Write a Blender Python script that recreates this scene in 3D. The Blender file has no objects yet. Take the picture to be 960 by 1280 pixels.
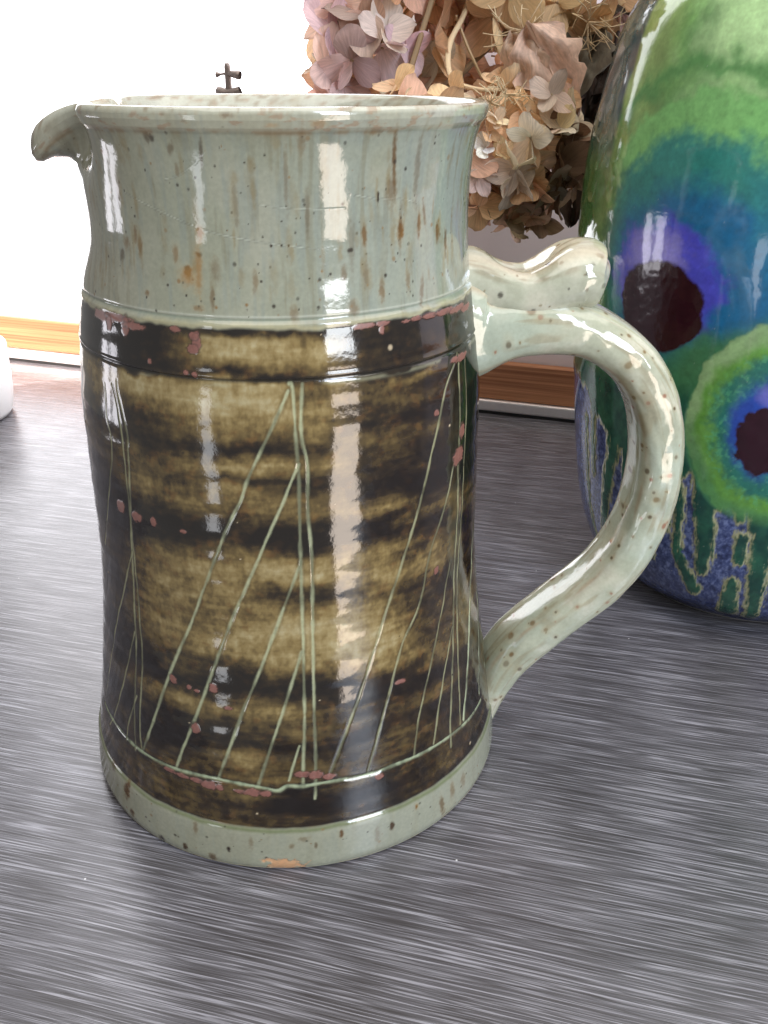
import bpy, math, random
import numpy as np
from mathutils import Vector, Matrix

C = bpy.context.scene.collection
SC = bpy.context.scene
R = math.radians
rng = np.random.default_rng(7)
random.seed(7)

# ------------------------------------------------------------------ camera
cam_d = bpy.data.cameras.new('camera')
cam = bpy.data.objects.new('camera', cam_d); C.objects.link(cam); SC.camera = cam
cam_d.sensor_fit = 'VERTICAL'; cam_d.sensor_height = 36.0
cam_d.lens = 1146.8 / 1280 * 36.0
cam_d.clip_start = 0.01; cam_d.clip_end = 50
pitch, yaw, roll = 0.45105, 0.11307, 0.0039
fw = Vector((math.sin(yaw)*math.cos(pitch), math.cos(yaw)*math.cos(pitch), -math.sin(pitch)))
rt = Vector((math.cos(yaw), -math.sin(yaw), 0)); up = rt.cross(fw)
r2 = rt*math.cos(roll) + up*math.sin(roll); u2 = up*math.cos(roll) - rt*math.sin(roll)
M = Matrix((r2, u2, -fw)).transposed().to_4x4(); M.translation = Vector((0, -0.28629, 0.22799))
cam.matrix_world = M

# ------------------------------------------------------------------ room light
world = bpy.data.worlds.new('World'); SC.world = world; world.use_nodes = True
bg = world.node_tree.nodes['Background']
bg.inputs['Color'].default_value = (1.0, 0.985, 0.97, 1); bg.inputs['Strength'].default_value = 0.30
SC.view_settings.view_transform = 'Standard'; SC.view_settings.look = 'None'
SC.view_settings.exposure = 0.0; SC.view_settings.gamma = 1.0

def area_lamp(name, az, el0, el1, width_deg, dist, radiance, col, org=(0.012, -0.062, 0.12)):
    """a tall window: a rectangle seen from the jug between two elevations"""
    z0 = math.tan(R(el0))*dist; z1 = math.tan(R(el1))*dist
    d = Vector((math.cos(R(az)), math.sin(R(az)), 0))
    w = 2*dist*math.tan(R(width_deg/2)); h = z1 - z0
    L = bpy.data.lights.new(name, 'AREA'); L.shape = 'RECTANGLE'; L.size = w; L.size_y = h
    L.energy = radiance*w*h*math.pi; L.color = col
    o = bpy.data.objects.new(name, L); C.objects.link(o)
    o.location = Vector(org) + d*dist + Vector((0, 0, (z0+z1)/2))
    o.rotation_euler = (-d).to_track_quat('-Z', 'Y').to_euler()
    return o
# the glass door of the room behind the camera: sky above, sunlit floor below, and a small side window
area_lamp('door_sky_light', 302, 1, 17, 16, 1.7, 13.0, (0.93, 0.97, 1.0))
area_lamp('door_high_sky_light', 302, 17.5, 44, 17, 1.7, 21.0, (0.72, 0.82, 1.0))
area_lamp('door_low_light', 302, -34, -6, 15, 1.7, 7.0, (1.0, 0.86, 0.74))
area_lamp('side_window_light', 226, -24, -4, 6, 1.3, 3.5, (0.95, 0.97, 1.0))
for az_ in (164.6, 171.6): area_lamp('left_window_light', az_, -15.5, -5, 5.4, 1.25, 5.5, (0.95, 0.93, 1.0), (.142, .058, .17))
# added overhead fill lamp, set towards the flowers to brighten them
L = bpy.data.lights.new('overhead_fill', 'AREA'); L.shape = 'RECTANGLE'; L.size = 2.4; L.size_y = 2.0; L.energy = 36; L.color = (1, 0.94, 0.86)
o = bpy.data.objects.new('overhead_fill', L); C.objects.link(o); o.location = (0.38, -0.25, 1.6)
# low sun that rakes in past the window post onto the back left corner
L = bpy.data.lights.new('sun_beam', 'SPOT'); L.energy = 300; L.color = (1.0, 0.83, 0.74); L.spot_size = R(15); L.spot_blend = 0.7; L.shadow_soft_size = 0.012
o = bpy.data.objects.new('sun_beam', L); C.objects.link(o); o.location = (-1.15, 0.0, 0.75)
o.rotation_euler = (Vector((-0.275, 0.468, 0.0)) - Vector(o.location)).to_track_quat('-Z', 'Y').to_euler()

# ------------------------------------------------------------------ helpers
def tag(o, label=None, cat=None, group=None, kind=None):
    for k, v in (('label', label), ('category', cat), ('group', group), ('kind', kind)):
        if v: o[k] = v
    return o
def empty(name, loc=(0, 0, 0), rz=0.0):
    o = bpy.data.objects.new(name, None); C.objects.link(o); o.location = loc; o.rotation_euler = (0, 0, rz); o.empty_display_size = 0.02
    return o
def link(name, me, mat=None, parent=None):
    o = bpy.data.objects.new(name, me); C.objects.link(o)
    if mat and not me.materials: me.materials.append(mat)
    if parent: o.parent = parent
    return o
def mesh_np(name, V, F, smooth=True):
    """V (n,3), F (m,4) quads (a repeated last index makes a triangle)"""
    me = bpy.data.meshes.new(name)
    V = np.asarray(V, np.float32); F = np.asarray(F, np.int32)
    me.vertices.add(len(V)); me.vertices.foreach_set('co', V.ravel())
    k = F.shape[1]
    me.loops.add(F.size); me.loops.foreach_set('vertex_index', F.ravel())
    me.polygons.add(len(F)); me.polygons.foreach_set('loop_start', np.arange(0, F.size, k, dtype=np.int32))
    me.polygons.foreach_set('use_smooth', np.full(len(F), smooth))
    me.update(calc_edges=True); me.validate()
    return me
def grid_faces(nu, nv, wrap=False, flip=False):
    i = np.arange(nu if wrap else nu-1); j = np.arange(nv-1)
    I, Jm = np.meshgrid(i, j, indexing='ij'); I2 = (I+1) % nu
    f = np.stack([I*nv+Jm, I2*nv+Jm, I2*nv+Jm+1, I*nv+Jm+1], -1).reshape(-1, 4)
    return f[:, ::-1] if flip else f
def set_attr(me, name, arr):
    if arr.ndim == 2:
        a = me.attributes.new(name, 'FLOAT_COLOR', 'POINT')
        c = np.ones((len(arr), 4), np.float32); c[:, :3] = arr; a.data.foreach_set('color', c.ravel())
    else:
        a = me.attributes.new(name, 'FLOAT', 'POINT'); a.data.foreach_set('value', arr.astype(np.float32))
def boxmesh(name, x0, x1, y0, y1, z0, z1, bev=0.0):
    import bmesh
    bm = bmesh.new()
    bmesh.ops.create_cube(bm, size=1.0)
    for v in bm.verts:
        v.co = ((x0+x1)/2 + v.co.x*(x1-x0), (y0+y1)/2 + v.co.y*(y1-y0), (z0+z1)/2 + v.co.z*(z1-z0))
    if bev: bmesh.ops.bevel(bm, geom=bm.edges[:], offset=bev, segments=3, affect='EDGES', profile=0.5)
    me = bpy.data.meshes.new(name); bm.to_mesh(me); bm.free()
    return me
def catmull(P, n):
    P = np.asarray(P, float); m = len(P); t = np.linspace(0, m-1, n); i = np.minimum(t.astype(int), m-2); f = (t-i)[:, None]
    p0 = P[np.maximum(i-1, 0)]; p1 = P[i]; p2 = P[i+1]; p3 = P[np.minimum(i+2, m-1)]
    return .5*((2*p1)+(-p0+p2)*f+(2*p0-5*p1+4*p2-p3)*f**2+(-p0+3*p1-3*p2+p3)*f**3)
def tube(P, rad, n=8, steps=None):
    """verts and faces of a tube along a 3-D polyline"""
    P = catmull(P, steps or 4*len(P)) if steps != 0 else np.asarray(P, float)
    rad = np.interp(np.linspace(0, 1, len(P)), np.linspace(0, 1, len(np.atleast_1d(rad))), np.atleast_1d(rad))
    T = np.gradient(P, axis=0); T /= np.linalg.norm(T, axis=1)[:, None]
    up0 = np.array([0.3, 0.2, 0.93]); A = np.cross(T, up0); A /= np.linalg.norm(A, axis=1)[:, None]; B = np.cross(T, A)
    th = np.linspace(0, 2*np.pi, n, endpoint=False)
    V = P[:, None]+rad[:, None, None]*(np.cos(th)[None, :, None]*A[:, None]+np.sin(th)[None, :, None]*B[:, None])
    F = grid_faces(len(P), n+1)
    V = np.concatenate([V, V[:, :1]], 1).reshape(-1, 3)
    return V, F
def join(parts):
    Vs, Fs, o = [], [], 0
    for V, F in parts:
        Vs.append(V); Fs.append(F+o); o += len(V)
    return np.concatenate(Vs), np.concatenate(Fs)
def lathe(name, prof, n=64):
    P = np.asarray(prof, float); th = np.linspace(0, 2*np.pi, n, endpoint=False)
    V = np.stack([P[None, :, 0]*np.cos(th)[:, None], P[None, :, 0]*np.sin(th)[:, None], np.broadcast_to(P[None, :, 1], (n, len(P)))], -1).reshape(-1, 3)
    return mesh_np(name, V, grid_faces(n, len(P), wrap=True))

# numpy noise -------------------------------------------------------
def vnoise(u, v, seed=0):
    g = np.random.default_rng(seed).random((256, 256)).astype(np.float32)
    iu = np.floor(u).astype(int); iv = np.floor(v).astype(int); fu = (u-iu).astype(np.float32); fv = (v-iv).astype(np.float32)
    fu = fu*fu*(3-2*fu); fv = fv*fv*(3-2*fv)
    a = g[iu % 256, iv % 256]; b = g[(iu+1) % 256, iv % 256]; c = g[iu % 256, (iv+1) % 256]; d = g[(iu+1) % 256, (iv+1) % 256]
    return (a*(1-fu)+b*fu)*(1-fv)+(c*(1-fu)+d*fu)*fv
def fbm(u, v, seed=0, oct=4):
    s = 0; a = 1; t = 0
    for k in range(oct):
        c_, s_ = math.cos(.55+.9*k), math.sin(.55+.9*k)
        s = s+a*vnoise((u*c_-v*s_)*1.9**k+17.3*k, (u*s_+v*c_)*1.9**k+5.1*k, seed+k); t += a; a *= .55
    return s/t
def sst(a, b, x):
    t = np.clip((x-a)/(b-a), 0, 1); return t*t*(3-2*t)
def ramp(x, xs, cols):
    cols = np.asarray(cols, float); return np.stack([np.interp(x, xs, cols[:, k]) for k in range(3)], -1)
def mix(c, col, m): return c*(1-m[..., None])+np.asarray(col)*m[..., None]

# node helpers ------------------------------------------------------
def new_mat(name):
    m = bpy.data.materials.new(name); m.use_nodes = True
    return m, m.node_tree.nodes, m.node_tree.links, m.node_tree.nodes['Principled BSDF']
def node(N, t, **kw):
    n = N.new(t)
    for k, v in kw.items():
        if k in n.inputs: n.inputs[k].default_value = v
        else: setattr(n, k, v)
    return n
def simple(name, col, rough=0.5, metal=0.0, ior=1.5, var=0.15, scale=60.0, bump=0.0):
    m, N, Lk, P = new_mat(name)
    tc = node(N, 'ShaderNodeTexCoord'); nz = node(N, 'ShaderNodeTexNoise', Scale=scale, Detail=5.0)
    Lk.new(tc.outputs['Object'], nz.inputs['Vector'])
    mr = node(N, 'ShaderNodeMapRange'); mr.inputs['To Min'].default_value = 1-var; mr.inputs['To Max'].default_value = 1+var
    Lk.new(nz.outputs['Fac'], mr.inputs['Value'])
    mx = node(N, 'ShaderNodeVectorMath', operation='SCALE'); mx.inputs[0].default_value = col
    Lk.new(mr.outputs['Result'], mx.inputs['Scale']); Lk.new(mx.outputs['Vector'], P.inputs['Base Color'])
    P.inputs['Roughness'].default_value = rough; P.inputs['Metallic'].default_value = metal; P.inputs['IOR'].default_value = ior
    if bump:
        b = node(N, 'ShaderNodeBump', Strength=bump, Distance=0.0006); Lk.new(nz.outputs['Fac'], b.inputs['Height']); Lk.new(b.outputs['Normal'], P.inputs['Normal'])
    return m
def glaze_mat(name, ior=1.72, bump=0.10, bscale=420.0):
    """glossy glaze whose colour and gloss come from the pot's own glaze attributes"""
    m, N, Lk, P = new_mat(name)
    a = node(N, 'ShaderNodeAttribute', attribute_name='Col'); r = node(N, 'ShaderNodeAttribute', attribute_name='Rough')
    tc = node(N, 'ShaderNodeTexCoord'); n1 = node(N, 'ShaderNodeTexNoise', Scale=900.0, Detail=4.0); Lk.new(tc.outputs['Object'], n1.inputs['Vector'])
    mr = node(N, 'ShaderNodeMapRange'); mr.inputs['To Min'].default_value = 0.86; mr.inputs['To Max'].default_value = 1.14
    Lk.new(n1.outputs['Fac'], mr.inputs['Value'])
    vm = node(N, 'ShaderNodeVectorMath', operation='SCALE'); Lk.new(a.outputs['Color'], vm.inputs[0]); Lk.new(mr.outputs['Result'], vm.inputs['Scale'])
    Lk.new(vm.outputs['Vector'], P.inputs['Base Color']); Lk.new(r.outputs['Fac'], P.inputs['Roughness'])
    n2 = node(N, 'ShaderNodeTexNoise', Scale=bscale, Detail=3.0); Lk.new(tc.outputs['Object'], n2.inputs['Vector'])
    b = node(N, 'ShaderNodeBump', Strength=bump, Distance=0.0004); Lk.new(n2.outputs['Fac'], b.inputs['Height']); Lk.new(b.outputs['Normal'], P.inputs['Normal'])
    P.inputs['IOR'].default_value = ior
    return m

# ------------------------------------------------------------------ worktop, wall, window
WA = R(-24.609)                     # the worktop runs along the wall
E1 = np.array([math.cos(WA), math.sin(WA)]); E2 = np.array([-math.sin(WA), math.cos(WA)])
WD = 0.378                          # distance of the wall plane
def wall_pt(s, d): return E1*s+E2*d

m, N, Lk, P = new_mat('dark_grained_laminate')
tc = node(N, 'ShaderNodeTexCoord'); mp = node(N, 'ShaderNodeMapping'); Lk.new(tc.outputs['Object'], mp.inputs['Vector'])
mp.inputs['Rotation'].default_value = (0, 0, R(-4))
warp = node(N, 'ShaderNodeTexNoise', Scale=5.0, Detail=2.0); Lk.new(mp.outputs['Vector'], warp.inputs['Vector'])
wm = node(N, 'ShaderNodeVectorMath', operation='MULTIPLY_ADD'); wm.inputs[1].default_value = (0.0, 0.008, 0.0)
Lk.new(warp.outputs['Color'], wm.inputs[0]); Lk.new(mp.outputs['Vector'], wm.inputs[2])
def streak(sx, sy, detail, dist=0.0):
    s = node(N, 'ShaderNodeVectorMath', operation='MULTIPLY'); s.inputs[1].default_value = (sx, sy, 1)
    Lk.new(wm.outputs['Vector'], s.inputs[0])
    n = node(N, 'ShaderNodeTexNoise', Scale=1.0, Detail=detail, Distortion=dist); Lk.new(s.outputs['Vector'], n.inputs['Vector']); return n
g1 = streak(24, 1550, 1.0); g2 = streak(60, 3300, 1.5); g3 = streak(8, 160, 3.0)
cr = node(N, 'ShaderNodeValToRGB'); cr.color_ramp.elements[0].position = 0.385; cr.color_ramp.elements[1].position = 0.61
cr.color_ramp.elements[0].color = (0.045, 0.041, 0.044, 1); cr.color_ramp.elements[1].color = (0.29, 0.285, 0.315, 1)
e = cr.color_ramp.elements.new(0.49); e.color = (0.098, 0.094, 0.104, 1)
ma = node(N, 'ShaderNodeMath', operation='MULTIPLY'); ma.inputs[1].default_value = 0.58; Lk.new(g1.outputs['Fac'], ma.inputs[0])
mb = node(N, 'ShaderNodeMath', operation='MULTIPLY_ADD'); mb.inputs[1].default_value = 0.33; Lk.new(g2.outputs['Fac'], mb.inputs[0]); Lk.new(ma.outputs[0], mb.inputs[2])
mc = node(N, 'ShaderNodeMath', operation='MULTIPLY_ADD'); mc.inputs[1].default_value = 0.05; Lk.new(g3.outputs['Fac'], mc.inputs[0]); Lk.new(mb.outputs[0], mc.inputs[2])
def ridge(sx, sy, w):
    n = streak(sx, sy, 1.0); a = node(N, 'ShaderNodeMath', operation='SUBTRACT'); a.inputs[1].default_value = 0.5; Lk.new(n.outputs['Fac'], a.inputs[0])
    b = node(N, 'ShaderNodeMath', operation='ABSOLUTE'); Lk.new(a.outputs[0], b.inputs[0])
    r = node(N, 'ShaderNodeMapRange', interpolation_type='SMOOTHSTEP'); r.inputs['From Max'].default_value = w; r.inputs['To Min'].default_value = 1.0; r.inputs['To Max'].default_value = 0.0; Lk.new(b.outputs[0], r.inputs['Value']); return r
# crisp pale pores and thin dark pores on top of the soft grain
lr = ridge(15, 840, .06); dr = ridge(19, 1010.7, .055)
l1 = node(N, 'ShaderNodeMath', operation='MULTIPLY_ADD'); l1.inputs[1].default_value = 0.10; Lk.new(lr.outputs['Result'], l1.inputs[0])
hf = node(N, 'ShaderNodeMath', operation='MULTIPLY_ADD'); hf.inputs[1].default_value = 0.62; hf.inputs[2].default_value = 0.177; Lk.new(mc.outputs[0], hf.inputs[0]); Lk.new(hf.outputs[0], l1.inputs[2])
d1 = node(N, 'ShaderNodeMath', operation='MULTIPLY_ADD'); d1.inputs[1].default_value = -0.09; Lk.new(dr.outputs['Result'], d1.inputs[0]); Lk.new(l1.outputs[0], d1.inputs[2])
Lk.new(d1.outputs[0], cr.inputs['Fac'])
vo = node(N, 'ShaderNodeTexVoronoi', Scale=120.0); Lk.new(tc.outputs['Object'], vo.inputs['Vector'])      # specks of dust
lt = node(N, 'ShaderNodeMath', operation='LESS_THAN'); lt.inputs[1].default_value = 0.04; Lk.new(vo.outputs['Distance'], lt.inputs[0])
sc_ = node(N, 'ShaderNodeSeparateColor'); Lk.new(vo.outputs['Color'], sc_.inputs[0]); gt = node(N, 'ShaderNodeMath', operation='GREATER_THAN'); gt.inputs[1].default_value = 0.91; Lk.new(sc_.outputs[0], gt.inputs[0])
du = node(N, 'ShaderNodeMath', operation='MULTIPLY'); Lk.new(lt.outputs[0], du.inputs[0]); Lk.new(gt.outputs[0], du.inputs[1])
mxd = node(N, 'ShaderNodeMix', data_type='RGBA'); Lk.new(du.outputs[0], mxd.inputs['Factor']); Lk.new(cr.outputs['Color'], mxd.inputs[6]); mxd.inputs[7].default_value = (.62, .61, .62, 1)
Lk.new(mxd.outputs[2], P.inputs['Base Color'])
rr = node(N, 'ShaderNodeMapRange'); rr.inputs['From Min'].default_value = 0.33; rr.inputs['From Max'].default_value = 0.66; rr.inputs['To Min'].default_value = 0.32; rr.inputs['To Max'].default_value = 0.2
Lk.new(mc.outputs[0], rr.inputs['Value']); Lk.new(rr.outputs['Result'], P.inputs['Roughness'])
bp = node(N, 'ShaderNodeBump', Strength=0.22, Distance=0.0004); Lk.new(mc.outputs[0], bp.inputs['Height']); Lk.new(bp.outputs['Normal'], P.inputs['Normal'])
P.inputs['IOR'].default_value = 1.55
LAMINATE = m

top = link('worktop', boxmesh('worktop', -0.49, 1.3, -0.150, WD-0.002, -0.035, 0.0, 0.002), LAMINATE)
top.rotation_euler = (0, 0, WA); tag(top, kind='structure')
for p_ in top.data.polygons: p_.use_smooth = False

wall_m = simple('mauve_white_paint', (0.80, 0.715, 0.725), 0.55, var=0.03, scale=25, bump=0.15)
wl = link('wall', boxmesh('wall', -0.045, 1.3, WD+0.002, WD+0.10, -0.6, 0.9), wall_m); wl.rotation_euler = (0, 0, WA); tag(wl, kind='structure')

# wooden strip at the foot of the wall, with grain
m, N, Lk, P = new_mat('red_brown_wood')
tc = node(N, 'ShaderNodeTexCoord'); s_ = node(N, 'ShaderNodeMapping'); s_.inputs['Scale'].default_value = (5, 60, 420); Lk.new(tc.outputs['Object'], s_.inputs['Vector'])
nz = node(N, 'ShaderNodeTexNoise', Scale=1.0, Detail=6.0, Distortion=0.4); Lk.new(s_.outputs['Vector'], nz.inputs['Vector'])
cr = node(N, 'ShaderNodeValToRGB'); Lk.new(nz.outputs['Fac'], cr.inputs['Fac'])
cr.color_ramp.elements[0].position = 0.3; cr.color_ramp.elements[0].color = (0.27, 0.098, 0.042, 1); cr.color_ramp.elements[1].position = 0.72; cr.color_ramp.elements[1].color = (0.66, 0.31, 0.15, 1)
Lk.new(cr.outputs['Color'], P.inputs['Base Color']); P.inputs['Roughness'].default_value = 0.42
WOOD = m
ws = link('wooden_skirting', boxmesh('wooden_skirting', -0.49, 1.2, WD-0.008, WD+0.0008, 0.0112, 0.0378, 0.0008), WOOD); ws.rotation_euler = (0, 0, WA)
tag(ws, 'long red-brown wooden strip running along the foot of the wall', 'skirting')
alu = simple('brushed_aluminium', (0.93, 0.90, 0.90), 0.32, 0.75, var=0.05, scale=300)
tr = link('metal_trim', boxmesh('metal_trim', -0.49, 1.2, WD-0.0105, WD-0.0005, 0.0022, 0.0108, 0.0016), alu); tr.rotation_euler = (0, 0, WA)
tag(tr, 'thin shiny metal strip between the worktop and the wooden strip', 'trim')
seal = simple('black_seal', (0.012, 0.012, 0.013), 0.6)
se = link('black_seal', boxmesh('black_seal', -0.49, 1.2, WD-0.0092, WD-0.0012, -0.001, 0.0024), seal); se.rotation_euler = (0, 0, WA)
tag(se, 'narrow black seal line where the metal strip meets the worktop', 'seal')

# window with bright daylight behind it, left of the wall
win = empty('window', (*wall_pt(-0.6, WD), 0.0), WA)
tag(win, 'overexposed bright window behind the jug, full of white daylight', 'window')
white_pvc = simple('white_frame_paint', (0.82, 0.82, 0.82), 0.35, var=0.02)
link('frame', boxmesh('frame', 0.04, 0.0885, -0.004, 0.05, 0.0, 0.88, 0.002), white_pvc, win)
jamb = link('frame', boxmesh('frame', 0.515, 0.5545, -0.004, 0.05, 0.0, 0.88, 0.002), white_pvc, win)
m, N, Lk, P = new_mat('bright_daylight_pane')
em = node(N, 'ShaderNodeEmission', Strength=5.0); em.inputs['Color'].default_value = (0.965, 0.96, 1.0, 1)
Lk.new(em.outputs[0], N['Material Output'].inputs['Surface'])
pane = link('pane', boxmesh('pane', 0.09, 0.513, 0.010, 0.016, 0.0, 0.85), m, win)
brass = simple('dark_bronze', (0.20, 0.16, 0.14), 0.45, 0.5, var=0.25, scale=300)
lat = empty('window_latch', (*wall_pt(-0.2035, WD-0.004), 0.2128), WA)
tag(lat, 'small dark bronze cross-shaped catch on the bright window glass above the jug rim', 'latch')
V, F = tube([(0, 0, -0.004), (0.0002, 0, 0.008), (0, 0, 0.0155), (0, 0, 0.0178)], [0.0026, 0.0024, 0.0023, 0.0014], 12); link('spindle', mesh_np('spindle', V, F), brass, lat)
V, F = tube([(-0.0085, -0.001, 0.0105), (-0.0065, -0.001, 0.0105), (0, -0.001, 0.0111), (0.0065, -0.001, 0.0105), (0.0100, -0.001, 0.0100)], [0.0016, 0.0022, 0.0007, 0.0011, 0.0024, 0.0030, 0.0028], 14); link('crossbar', mesh_np('crossbar', V, F), brass, lat)
V, F = tube([(-0.0085, 0, 0.0005), (-0.004, -0.0006, -0.001), (0.004, -0.0006, -0.001), (0.009, 0, 0.0005)], [0.0030, 0.0036, 0.0030, 0.0034, 0.0030], 14); link('base_bar', mesh_np('base_bar', V, F), brass, lat)
V, F = tube([(0, -0.001, -0.001), (0, 0.006, -0.001), (0, 0.0135, -0.001)], [0.0022, 0.0022], 12); link('fixing_stud', mesh_np('fixing_stud', V, F), brass, lat)

# white pot cut by the left edge of the picture
pot_m = simple('white_glazed_pot', (0.84, 0.83, 0.82), 0.2, var=0.02)
pot = link('white_pot', lathe('white_pot', [(0, 0.002), (0.040, 0.0), (0.043, 0.001), (0.0455, 0.005), (0.047, 0.02), (0.0475, 0.050), (0.0465, 0.0515), (0.0455, 0.050), (0.044, 0.012), (0, 0.010)], 72), pot_m)
pot.location = (-0.2425, 0.372, 0); tag(pot, 'white round pot in the glare at the left edge of the worktop', 'pot')

# ------------------------------------------------------------------ the jug
JUG_PROF = np.array([(0.0, 0.0722), (0.0012, 0.0736), (.003, .0741), (.012, .0734), (.0155, .0730), (.0168, .0722), (.025, .0709), (.032, .0697), (.045, .068), (.058, .0663), (.07, .0648), (.084, .0635),
    (.1, .0631), (.115, .0629), (.13, .0627), (.139, .0625), (.148, .0616), (.1555, .0608), (.158, .0606), (.166, .0594), (.1705, .0586), (.1718, .0581), (.18, .0572), (.19, .0566), (.2, .0569), (.207, .0577), (.212, .0588),
    (.2142, .0596), (.2155, .0607), (.2172, .0614), (.2184, .0615)])
# throat row: the outer face from the foot to the lip, over the crest, down the inside
zo = np.concatenate([np.linspace(0, .2140, 690), np.linspace(.2143, .2184, 28)])
ro = np.interp(zo, JUG_PROF[:, 0], JUG_PROF[:, 1])
k_ = np.ones(9)/9; ro[5:-32] = np.convolve(np.pad(ro, 4, mode='edge'), k_, 'valid')[5:-32]
crest = [(.0612, .2193), (.0607, .2198), (.0601, .21995), (.0594, .2196), (.0587, .2189), (.0580, .2180), (.0573, .2169)]
inner = [(.0564, .2152), (.0550, .212), (.0536, .206), (.0524, .198), (.0520, .188), (.0524, .176), (.0540, .168), (.0560, .158), (.0575, .14), (.058, .11), (.0592, .07), (.062, .03), (.060, .012), (.05, .008), (.02, .0075), (.0005, .0075)]
inner = catmull(np.array(inner), 60)
under = [(.0005, .004), (.055, .0038), (.0600, .0012), (.0640, .0002), (.0700, .0)]
prof = np.concatenate([np.array(under), np.stack([ro, zo], -1), np.array(crest), inner])
nU, nO, nC = len(under), len(zo), len(crest)
th = np.concatenate([np.linspace(R(92), R(186), 60, endpoint=False), np.linspace(R(186), R(345), 640, endpoint=False), np.linspace(R(345), R(452), 60, endpoint=False)])
nT, nP = len(th), len(prof)
TH = np.broadcast_to(th[:, None], (nT, nP)).copy(); RR = np.broadcast_to(prof[None, :, 0], (nT, nP)).copy(); ZZ = np.broadcast_to(prof[None, :, 1], (nT, nP)).copy()
OUT = np.zeros((nT, nP), bool); OUT[:, nU:nU+nO+nC-2] = True
so = slice(nU, nU+nO)                 # the outer rows
To, Zo = TH[:, so], ZZ[:, so]*1000    # angle (rad), height (mm)
Td = np.degrees(To); A = To*62.0      # arc length in mm

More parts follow.
